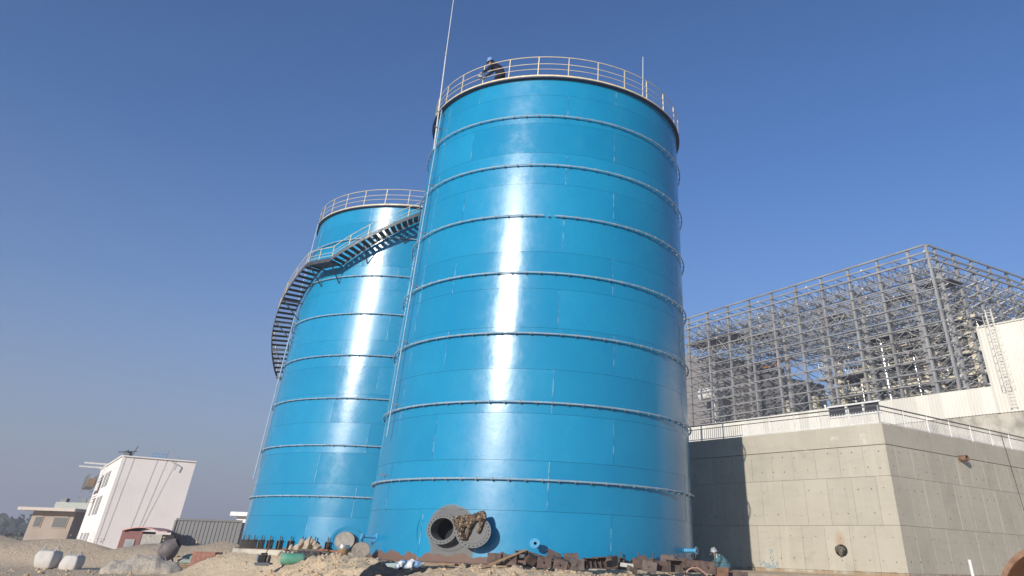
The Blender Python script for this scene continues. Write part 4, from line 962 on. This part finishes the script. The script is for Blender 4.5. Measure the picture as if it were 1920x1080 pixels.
MB().tube(e0_ + Vector((-.2, -.1, .10)), e0_ + Vector((-.2, -.1, .27)), .05, 10).build('filter', M_GSTEEL, en)
MB().path([e0_ + Vector((.0, 0, .3)), e0_ + Vector((.05, 0, .45)), e0_ + Vector((.13, 0, .62))], .015, 6).build('rod', M_DSTEEL, en)
solo(MB().tube((-9.62, 28.8, .95), (-9.60, 28.8, 1.50), .03, 6), 'rusty_stake', M_RUST, (-9.62, 28.8, .95), 'rusty upright stake between the pump and the green receiver', 'stake')
solo(MB().bar((-9.7, 28.9, 1.44), (-8.2, 28.9, 1.42), .07, .05).bar((-9.3, 29.0, 1.48), (-7.9, 28.8, 1.47), .05, .04), 'dark_timber', M_DARKW, (-9.7, 28.9, 1.44), 'dark timbers laid across the top of the soil bank', 'timber')
solo(MB().path([(-8.3, 27.8, 1.46), (-8.0, 27.9, 1.5), (-7.9, 28.2, 1.46), (-8.2, 28.3, 1.47), (-8.3, 28.0, 1.49), (-7.8, 28.0, 1.46), (-7.5, 27.9, 1.44)], .015, 6), 'orange_cable', plain('orange_cable', (.42, .14, .07), .6), (-8.3, 27.8, 1.46), 'thin orange cable tangled on top of the soil bank', 'cable')
# black sheet in the trench with a torn bag on it
vs = []; n_ = 16; mbs = MB()
for i in range(n_ + 1):
    for j in range(n_ + 1):
        u_, v_ = i / n_, j / n_
        a_ = Vector((-6.05, 24.5)).lerp(Vector((-5.55, 26.1)), v_); b2 = Vector((-4.75, 24.3)).lerp(Vector((-4.0, 25.75)), v_); p_ = a_.lerp(b2, u_)
        mbs.v.append((p_.x, p_.y, gz(p_.x, p_.y) + .03 + .03 * noise.noise(Vector((p_.x * 4, p_.y * 4, 1)))))
for i in range(n_):
    for j in range(n_): a_ = i * (n_ + 1) + j; mbs.f.append((a_, a_ + n_ + 1, a_ + n_ + 2, a_ + 1))
o = solo(mbs, 'black_sheet', plain('black_plastic_sheet', (.016, .016, .017), .55, 0, (.03, .03, .03), 6, .03, 9, spec=.25), (-5.1, 25.2, 1.0), 'black plastic sheet spread in the hollow before the tank', 'plastic sheet', smooth=True)
bg_ = thing('plastic_bag', 'torn blue and white plastic bag on the black sheet', 'bag', (-4.85, 25.1, 1.12))
lump('bag_film', plain('blue_bag_film', (.16, .32, .55), .3, 0, (.75, .78, .80), 5, .03, 12, .46, .52), [((-5.0, 25.1, 1.20), .12, (-4.7, 25.2, 1.22), .13), ((-5.1, 25.0, 1.17), .09, (-4.9, 25.05, 1.27), .07), ((-4.6, 25.2, 1.21), .08, (-4.4, 25.3, 1.25), .05)], .022, bg_, .055, 6.5, 0)
MB().tube((-5.40, 24.9, 1.16), (-5.08, 25.0, 1.18), .08, 10).build('rolled_end', plain('pale_green_film', (.38, .46, .44), .5), bg_, True)

# loose clods
cr = random.Random(11); mb = MB(); ico = bmesh.new(); bmesh.ops.create_icosphere(ico, subdivisions=1, radius=1); iv = [v.co.copy() for v in ico.verts]; fi = [tuple(v.index for v in f.verts) for f in ico.faces]; ico.free()
cnt = 0
while cnt < 9000:
    if cr.random() < .8: x, y = cr.uniform(-12.5, 5.5), cr.uniform(23.4, 30.0)
    else: x, y = cr.uniform(-34, -9), cr.uniform(30, 60)
    d1 = math.hypot(x - C1.x, y - C1.y) - 6.0; d2 = math.hypot(x - C2.x, y - C2.y) - 6.5
    if d1 < .4 or d2 < .4: continue
    far = y > 30.5
    if -6.2 < x < -3.9 and 24.2 < y < 26.2 or -9.6 < x < -6.4 and 27.8 < y < 29: continue
    r = (.012 + .06 * cr.random() ** 4) * (1.7 if far else 1); z = gz(x, y); cnt += 1
    sx, sy, sz = r * cr.uniform(.7, 1.4), r * cr.uniform(.7, 1.4), r * cr.uniform(.5, 1)
    mb.add([(x + v.x * sx * cr.uniform(.75, 1.2), y + v.y * sy * cr.uniform(.75, 1.2), z + v.z * sz * cr.uniform(.75, 1.2)) for v in iv], fi)
o = mb.build('soil_clods', M_CLOD, None, kind='stuff'); setp(o, 'loose tan soil clods and pebbles scattered over the bank', 'soil')

# ------------------------------------------------------------------ foreground right
solo(MB().tube((6.93, 15, -.05), (6.91, 15, 1.72), .030, 12), 'white_pole', M_WHITEP, (6.93, 15, 0), 'short white pole standing at the bottom right', 'pole', smooth=True)
Mp = Matrix.Translation((8.55, 15.3, 1.0)) @ Matrix.Rotation(R(52), 4, 'Z') @ Matrix.Rotation(R(90), 4, 'Y')
ps = thing('pipe_section', 'large rust-orange steel pipe section with thick lip at the bottom right corner', 'pipe section', (8.55, 15.3, .1))
MB().lathe([(.90, -.35), (.95, -.35), (.95, 1.6), (.90, 1.6), (.90, -.35)], 64, Mp).build('pipe_wall', plain('orange_primer', (.46, .27, .13), .7, 0, (.40, .22, .11), 3), ps, True)
MB().lathe([(.885, -.40), (.97, -.40), (.97, -.30), (.951, -.28)], 64, Mp).build('lip', M_RUST2, ps, True)

# ------------------------------------------------------------------ open yard on the left (things of plain shape far off)
def yard(x, y, z=None): return Vector((x, y, gz(x, y) if z is None else z))
M_BAG = plain('white_woven_sack', (.50, .47, .43), .8, 0, (.52, .50, .48), 3)
def sack(name, c, sz, mat, parent, seed=0, nz=.06):
    bm = bmesh.new(); bmesh.ops.create_cube(bm, size=1); bmesh.ops.subdivide_edges(bm, edges=bm.edges[:], cuts=9, use_grid_fill=True)
    me = bpy.data.meshes.new(name); off = origin(parent)
    for v in bm.verts:
        p = v.co * 2; q = Vector([p[i] * math.sqrt(max(0, 1 - p[(i + 1) % 3] ** 2 / 2 - p[(i + 2) % 3] ** 2 / 2 + (p[(i + 1) % 3] * p[(i + 2) % 3]) ** 2 / 3)) for i in range(3)])
        r = p.lerp(q, .42) * .5; bul = 1 + .12 * (1 - p.z * p.z)
        w3 = Vector((r.x * sz[0] * bul, r.y * sz[1] * bul, r.z * sz[2])); k = noise.noise(w3 * 2.2 + Vector((seed, 0, 0))) + .5 * noise.noise(w3 * 6 + Vector((seed, 3, 0)))
        v.co = w3 + w3.normalized() * nz * k + Vector(c) - off
    bm.to_mesh(me); bm.free(); me.materials.append(mat); me.polygons.foreach_set('use_smooth', [True] * len(me.polygons))
    o = bpy.data.objects.new(name, me); COL.objects.link(o); o.parent = parent; return o
for k, (x, y, sc2, lab) in enumerate([(-31.0, 51.5, 1.0, 'white bulk bag at the left of the yard pair'), (-29.7, 51.8, .9, 'white bulk bag at the right of the yard pair')]):
    z = gz(x, y) - .03 + (.86 if k == 2 else 0); t = thing('bulk_bag', lab, 'bulk bag', (x, y, z), 'white bulk bags in the yard')
    sack('sack', (x, y, z + .45 * sc2), (1.05 * sc2, 1.0 * sc2, .95 * sc2), M_BAG, t, k)
    for s_ in (-1, 1): MB().path([(x + s_ * .40 * sc2, y - .35, z + .80 * sc2), (x + s_ * .36 * sc2, y - .1, z + 1.12 * sc2), (x + s_ * .40 * sc2, y + .3, z + .80 * sc2)], .03, 5).build('lifting_loop', M_BAG, t)
def pile(name, pts, mat, label, cat, vx=.12, nz=.10):
    c = pts[0][0]; t = thing(name, label, cat, c); lump('heap', mat, pts, vx, t, nz, 1.6, 1); return t
M_SAND = plain('pale_sand', (.52, .43, .30), .95, 0, (.42, .34, .24), 2, .02, 12)
M_GRAV = plain('pale_grey_gravel', (.52, .46, .38), .95, 0, (.36, .31, .26), 9, .06, 14)
pile('gravel_heap', [((-25.5, 48.5, -.1), .7, (-22.8, 49.5, -.1), .8), ((-24.6, 49, .2), .7, (-23.6, 49.2, .3), .6)], M_GRAV, 'long low heap of pale grey gravel in the middle of the yard', 'gravel heap')
pile('sand_heap', [((-17.6, 46.0, .1), .9, (-15.6, 47.0, .2), .9), ((-16.8, 46.4, .7), .6, (-16.2, 46.6, .75), .5)], M_SAND, 'pale yellow sand heap left of the far tank', 'sand heap')
BRK = plain('red_brown_brick', (.30, .14, .10), .85, 0, (.22, .11, .08), 6)
st_ = thing('brick_stack', 'square stack of red-brown bricks on a pallet', 'brick stack', tuple(yard(-20.3, 48.0)))
b0_ = yard(-20.3, 48.0); MB().box(b0_ + Vector((0, 0, .08)), (1.3, 1.0, .14)).build('pallet', M_WOOD, st_)
bm_ = MB().box((0, 0, 0), (.24, .11, .095)).mesh('brick', BRK)
for k in range(7):
    for i in range(5): inst('brick', bm_, st_, (-.5 + i * .25 + (.02 if k % 2 else 0), -.44, .21 + k * .10))
MB().box(b0_ + Vector((0, .06, .505)), (1.24, .86, .69)).build('brick_core', BRK, st_, kind='stuff')
ct = thing('site_container', 'dark grey corrugated site container left of the far tank', 'container', (-28.4, 66, 0)); cx0, cx1, cy = -31.0, -25.9, 66.0
mb = MB(); prof = []
x = cx0
while x < cx1 - .01: prof += [(x, 0), (x + .12, 0), (x + .15, -.05), (x + .27, -.05)]; x += .30
vs = []
for x, d in prof: vs += [(x, cy + d, .1), (x, cy + d, 2.95)]
mb.add(vs, [(2 * i, 2 * i + 2, 2 * i + 3, 2 * i + 1) for i in range(len(prof) - 1)]); M_CT = plain('dark_grey_container', (.14, .145, .15), .7, 0, (.17, .165, .16), 2)
mb.build('side_wall', M_CT, ct); MB().box(((cx0 + cx1) / 2, cy + 1.25, 1.5), (cx1 - cx0, 2.35, 2.85)).build('body', M_CT, ct); [MB().bar((cx0, cy - .05, z), (cx1, cy - .05, z), .14).build('frame_rail', M_CT, ct) for z in (.1, 3.0)]
[MB().bar((x, cy - .05, .18), (x, cy - .05, 2.92), .14).build('corner_post', M_CT, ct) for x in (cx0, cx1)]
rs = thing('red_shed', 'small red hut with pink curved sheet roof before the white block', 'hut', (-33.4, 64, 0))
M_RH = plain('dull_red_wall', (.22, .085, .075), .8, 0, (.18, .09, .08), 3)
MB().box((-32.55, 64, 1.0), (1.5, 2, 2.2)).build('wall', M_RH, rs)
dd_ = MB().box((-32.5, 62.96, .85), (.7, .06, 1.5)).build('door', M_DUCT, rs); MB().box((-32.27, 62.91, .95), (.06, .04, .15)).build('handle', M_SILVER, dd_)
mb = MB(); pr = [(-33.2 + i * .30, 2.10 + .22 * math.sin(math.pi * min(1, i / 9))) for i in range(12)] ; vs = []
for x, z in pr: vs += [(x, 62.7, z), (x, 65.4, z), (x, 65.4, z + .06), (x, 62.7, z + .06)]
mb.add(vs, [tuple(4 * i + k2 for k2 in (0, 1)) + (4 * i + 5, 4 * i + 4) for i in range(11)] + [(4 * i + 3, 4 * i + 7, 4 * i + 6, 4 * i + 2) for i in range(11)] + [(4 * i, 4 * i + 4, 4 * i + 7, 4 * i + 3) for i in range(11)])
mb.build('roof', plain('faded_pink_sheet', (.52, .28, .24), .6), rs)
MB().box((-31.05, 64, .95), (1.45, 1.9, 2.0)).build('annex', plain('grey_beige_panel', (.34, .32, .29), .7), rs)
mx_ = thing('concrete_mixer', 'dark drum concrete mixer standing in the yard', 'concrete mixer', tuple(yard(-24.6, 52.5)))
m0 = yard(-24.6, 52.5)
MB().lathe([(.001, -.5), (.42, -.45), (.55, -.1), (.55, .15), (.28, .6), (.25, .6), (.5, .1)], 24, Matrix.Translation(m0 + Vector((0, 0, 1.15))) @ Matrix.Rotation(R(50), 4, 'Y')).build('drum', plain('dark_mixer_paint', (.10, .085, .09), .6, 0, (.16, .13, .12), 5), mx_, True)
MB().bar(m0 + Vector((-.6, -.4, 0)), m0 + Vector((0, -.4, 1.0)), .07).bar(m0 + Vector((.6, -.4, 0)), m0 + Vector((0, -.4, 1.0)), .07).bar(m0 + Vector((-.6, .4, 0)), m0 + Vector((0, .4, 1.0)), .07).bar(m0 + Vector((.6, .4, 0)), m0 + Vector((0, .4, 1.0)), .07).bar(m0 + Vector((-.6, -.4, .1)), m0 + Vector((.6, -.4, .1)), .06).build('frame', M_DSTEEL, mx_)
for s_ in (-1, 1): MB().tube(m0 + Vector((.5, s_ * .45, .2)), m0 + Vector((.5, s_ * .53, .2)), .2, 14).build('wheel', M_BLACK, mx_)
gt = thing('green_tarp_stack', 'stack of boards under a faded green cover in the yard', 'covered stack', tuple(yard(-22.9, 53.5)))
g0 = yard(-22.9, 53.5)
for k in range(6): MB().box(g0 + Vector((0, 0, .12 + k * .1)), (2.4, 1.1, .08)).build('board', M_WOOD, gt)
lump('cover', plain('faded_green_sheet', (.30, .36, .31), .7, 0, (.24, .29, .26), 3), [(g0 + Vector((-1.0, 0, .75)), .22, g0 + Vector((1.0, 0, .8)), .24), (g0 + Vector((-1.0, -.45, .6)), .16, g0 + Vector((1.0, -.45, .55)), .18)], .06, gt, .05, 3, 1)
# rubble ridge at the left picture edge
rr_ = random.Random(21); mb = MB()
for k in range(260):
    x = rr_.uniform(-52, -44); y = rr_.uniform(66, 74) + rr_.random(); r = rr_.uniform(.12, .5); z = gz(x, y) + rr_.uniform(0, .8) * (1 - abs(x + 48) / 5)
    mb.add([(x + v.x * r * rr_.uniform(.6, 1.3), y + v.y * r * rr_.uniform(.6, 1.3), z + v.z * r * rr_.uniform(.4, 1)) for v in iv], fi)
o = mb.build('rubble_ridge', plain('broken_rubble', (.36, .27, .23), .9, 0, (.20, .18, .17), 1.2), None, kind='stuff'); setp(o, 'ridge of broken brown rubble at the left edge', 'rubble')
sh = random.Random(9); mbg = MB()
for k in range(700):
    a = R(sh.uniform(-36, -29)); d = sh.uniform(160, 230); x, y = math.sin(a) * d, math.cos(a) * d; z = sh.uniform(.1, 1.8) ; r = sh.uniform(.3, .7)
    mbg.add([Vector((sh.uniform(-1, 1), sh.uniform(-1, 1), sh.uniform(-.7, .7))).normalized() * r + Vector((x, y, z)) for _ in range(4)], [(0, 1, 2), (0, 2, 3), (1, 2, 3), (0, 1, 3)])
o = mbg.build('scrub', plain('dusty_scrub', (.11, .11, .075), .9), None, kind='stuff'); setp(o, 'dusty low scrub on the horizon at the left edge', 'scrub')

# ------------------------------------------------------------------ people
M_NAVYC = plain('dark_navy_workwear', (.012, .014, .030), .9, 0, (.03, .03, .05), 7, .01, 14, spec=.1)
M_TEAL = plain('teal_work_jacket', (.085, .165, .19), .85, 0, (.055, .12, .14), 6, .012, 12, spec=.15)
M_TROU = plain('brown_work_trousers', (.15, .10, .065), .9, 0, (.10, .07, .05), 7)
M_SKIN = plain('skin', (.36, .20, .13), .6)
M_GLOVE = plain('pale_work_glove', (.45, .42, .38), .8)
def hand(c, d, up, mat, root, s=1.0):
    d = Vector(d).normalized(); a, b = frame(d, Vector(up)); c = Vector(c); mb = MB()
    mb.path([c, c + d * .05 * s, c + d * .09 * s], [.028 * s, .042 * s, .038 * s], 8)
    for i, L_ in enumerate((.062, .075, .070, .055)):
        o_ = c + d * .085 * s + a * (i - 1.5) * .020 * s; mb.path([o_, o_ + d * L_ * .55 * s - b * .008 * s, o_ + d * L_ * .85 * s - b * .035 * s], [.010 * s, .009 * s, .007 * s], 6)
    o_ = c + d * .02 * s - a * .035 * s; mb.path([o_, o_ + d * .03 * s - a * .03 * s, o_ + d * .06 * s - a * .03 * s - b * .02 * s], [.012 * s, .010 * s, .008 * s], 6)
    mb.build('hand', mat, root, True)
def head(c, face, root, s=1.0):
    c = Vector(c); f_ = Vector(face).normalized(); a, b = frame(f_); o_ = c
    h = lump('head', M_SKIN, [(o_ + b * .02 * s, .085 * s, o_ + f_ * .015 * s - b * .05 * s, .068 * s), (o_ + f_ * .085 * s - b * .015 * s, .014 * s, o_ + f_ * .098 * s - b * .03 * s, .016 * s), (o_ + a * .085 * s, .018 * s, o_ + a * .088 * s - b * .03 * s, .014 * s), (o_ - a * .085 * s, .018 * s, o_ - a * .088 * s - b * .03 * s, .014 * s)], .011, root, 0, 1, 1)
    MB().bar(o_ + f_ * .078 * s - a * .035 * s + b * .012 * s, o_ + f_ * .080 * s - a * .02 * s + b * .012 * s, .012 * s).bar(o_ + f_ * .080 * s + a * .02 * s + b * .012 * s, o_ + f_ * .078 * s + a * .035 * s + b * .012 * s, .012 * s).build('eye', M_BLACK, h)
    MB().bar(o_ + f_ * .078 * s - a * .022 * s - b * .058 * s, o_ + f_ * .078 * s + a * .022 * s - b * .058 * s, .008 * s).build('mouth', plain('lips', (.25, .09, .07), .6), h)
    return h
def helmet(c, up, face, mat, root, s=1.0):
    u_ = Vector(up).normalized(); f_ = Vector(face).normalized(); a = f_.cross(u_).normalized(); f_ = u_.cross(a); c = Vector(c)
    Mh = Matrix(((a.x, f_.x, u_.x, c.x), (a.y, f_.y, u_.y, c.y), (a.z, f_.z, u_.z, c.z), (0, 0, 0, 1)))
    mb = MB().lathe([(.118 * s, -.005), (.128 * s, .0), (.112 * s, .012), (.108 * s, .05 * s), (.085 * s, .10 * s), (.045 * s, .128 * s), (.001, .135 * s)], 24, Mh)
    mb.bar(c + u_ * .0 + f_ * .10 * s, c + f_ * .165 * s - u_ * .01, .14 * s, .010)
    mb.bar(c + u_ * .128 * s - f_ * .07 * s, c + u_ * .128 * s + f_ * .07 * s, .025 * s, .02)
    return mb.build('helmet', mat, root, True)
# worker stooping behind the top guardrail
w0 = Vector((-4.20, 26.72, 18.78)); wk = thing('person', 'worker in dark navy clothes and blue helmet stooping behind the top guardrail', 'person', tuple(w0))
V = Vector
def wv(a, b, z): return w0 + V((a, b, z))
lump('body', M_NAVYC, [(wv(.20, .0, .42), .16, wv(.02, .0, .62), .19), (wv(.02, 0, .62), .19, wv(-.20, -.02, .74), .17), (wv(-.22, -.16, .72), .09, wv(-.42, -.18, .52), .065), (wv(-.42, -.18, .52), .062, wv(-.64, -.14, .40), .045), (wv(-.20, .16, .72), .09, wv(-.40, .20, .50), .065), (wv(-.40, .20, .50), .06, wv(-.60, .16, .34), .045),
      (wv(.20, -.10, .40), .125, wv(-.02, -.14, .20), .095), (wv(-.02, -.14, .20), .09, wv(.12, -.14, -.02), .06), (wv(.20, .10, .40), .125, wv(.28, .14, .18), .09), (wv(.28, .14, .18), .085, wv(.34, .14, -.02), .06), (wv(-.22, -.01, .76), .08, wv(-.30, -.02, .80), .065)], .028, wk, .012, 7, 1)
head(wv(-.37, -.02, .86), (-.85, -.35, -.35), wk, 1.0)
helmet(wv(-.375, -.02, .895), (-.35, -.1, .93), (-.9, -.3, -.1), plain('blue_helmet', (.16, .30, .55), .35), wk, 1.25)
wk.scale = (1.05, 1.05, 1.42)
hand(wv(-.62, -.15, .40), (-.8, -.1, -.5), (0, 0, 1), M_GLOVE, wk); hand(wv(-.58, .17, .35), (-.8, -.1, -.5), (0, 0, 1), M_GLOVE, wk)
for a_, b2 in ((.10, -.16), (.32, .14)): MB().box(wv(a_, b2, -.02), (.26, .10, .08)).build('boot', M_BLACK, wk)
tb_ = solo(MB().box(wv(-.74, -.14, .36), (.16, .12, .13)).path([wv(-.80, -.14, .42), wv(-.74, -.14, .52), wv(-.68, -.14, .42)], .012, 6), 'tool_box', M_GSTEEL, tuple(wv(-.74, -.14, .36)), 'small grey tool case held out by the worker at the top', 'tool case')
# crouching welder right of the near tank
q0 = Vector((4.62, 27.15, 1.18)); wd = thing('person', 'crouching welder in teal jacket with dark mask beside the tank', 'person', tuple(q0))
def qv(a, b, z): return q0 + V((a, b, z))
def zone_mat(o, fn, mats):
    for m_ in mats: o.data.materials.append(m_)
    for p_ in o.data.polygons: p_.material_index = fn(p_.center + origin(o) )
bd = lump('body', M_TEAL, [(qv(.16, .02, .20), .175, qv(.02, .0, .36), .18), (qv(.02, .0, .36), .18, qv(-.12, -.02, .44), .15), (qv(-.10, -.18, .42), .085, qv(-.20, -.24, .26), .065), (qv(-.20, -.24, .26), .06, qv(-.40, -.16, .22), .042), (qv(-.12, .16, .42), .085, qv(-.26, .22, .26), .065), (qv(-.26, .22, .26), .06, qv(-.44, .12, .24), .042),
     (qv(.14, -.12, .16), .125, qv(-.20, -.16, .22), .10), (qv(-.20, -.16, .22), .095, qv(-.10, -.16, .0), .06), (qv(.14, .12, .16), .125, qv(-.18, .18, .22), .10), (qv(-.18, .18, .22), .095, qv(-.08, .18, .0), .06), (qv(-.15, -.02, .47), .075, qv(-.20, -.02, .51), .06)], .026, wd, .012, 8, 1)
zone_mat(bd, lambda c: 1 if (c - q0).z < .20 and (c - q0).x > -.28 else 0, [M_TROU])
for k, (a_, z_) in enumerate(((-.145, .545), (-.06, .53))):
    mb = MB(); mb.path([qv(a_ + .02, -.19, z_ - .17), qv(a_ - .01, -.15, z_ - .06), qv(a_, -.07, z_ + .01), qv(a_, .05, z_ + .015), qv(a_ - .01, .14, z_ - .05)], .018, 6); mb.build('reflective_stripe', plain('reflective_grey', (.55, .56, .56), .4), wd, True)
head(qv(-.22, -.03, .57), (-.85, -.1, -.5), wd, 1.0)
hc = helmet(qv(-.215, -.03, .60), (-.30, -.02, .95), (-.9, -.1, -.2), plain('white_striped_helmet', (.34, .35, .36), .4), wd, .95)
mb = MB(); mk = []
for i in range(9):
    t = R(-70 + 17.5 * i)
    for z_, r_ in ((.60, .135), (.50, .15), (.42, .12)): mk.append(qv(-.215 - r_ * math.cos(t), -.03 + r_ * .8 * math.sin(t), z_))
mb.add(mk, [(3 * i + k, 3 * i + 3 + k, 3 * i + 4 + k, 3 * i + 1 + k) for i in range(8) for k in range(2)]); mb.build('welding_mask', M_BLACK, wd, True)
hand(qv(-.39, -.16, .22), (-.9, 0, -.2), (0, 0, 1), M_GLOVE, wd); hand(qv(-.43, .12, .24), (-.9, 0, -.2), (0, 0, 1), M_GLOVE, wd)
for b2 in (-.16, .18): MB().box(qv(-.14, b2, .03), (.26, .10, .09)).build('boot', M_BLACK, wd)

# haze
hz = bpy.data.materials.new('haze_air'); hz.use_nodes = True; HN = hz.node_tree.nodes; HN.clear()
ho = HN.new('ShaderNodeOutputMaterial'); hv = HN.new('ShaderNodeVolumePrincipled'); hv.inputs['Density'].default_value = .0014; hv.inputs['Color'].default_value = (.86, .88, .95, 1); hv.inputs['Anisotropy'].default_value = .2
hz.node_tree.links.new(hv.outputs[0], ho.inputs['Volume'])
o = MB().box((0, 0, 17), (5300, 5300, 38)).build('haze', hz); o['kind'] = 'stuff'
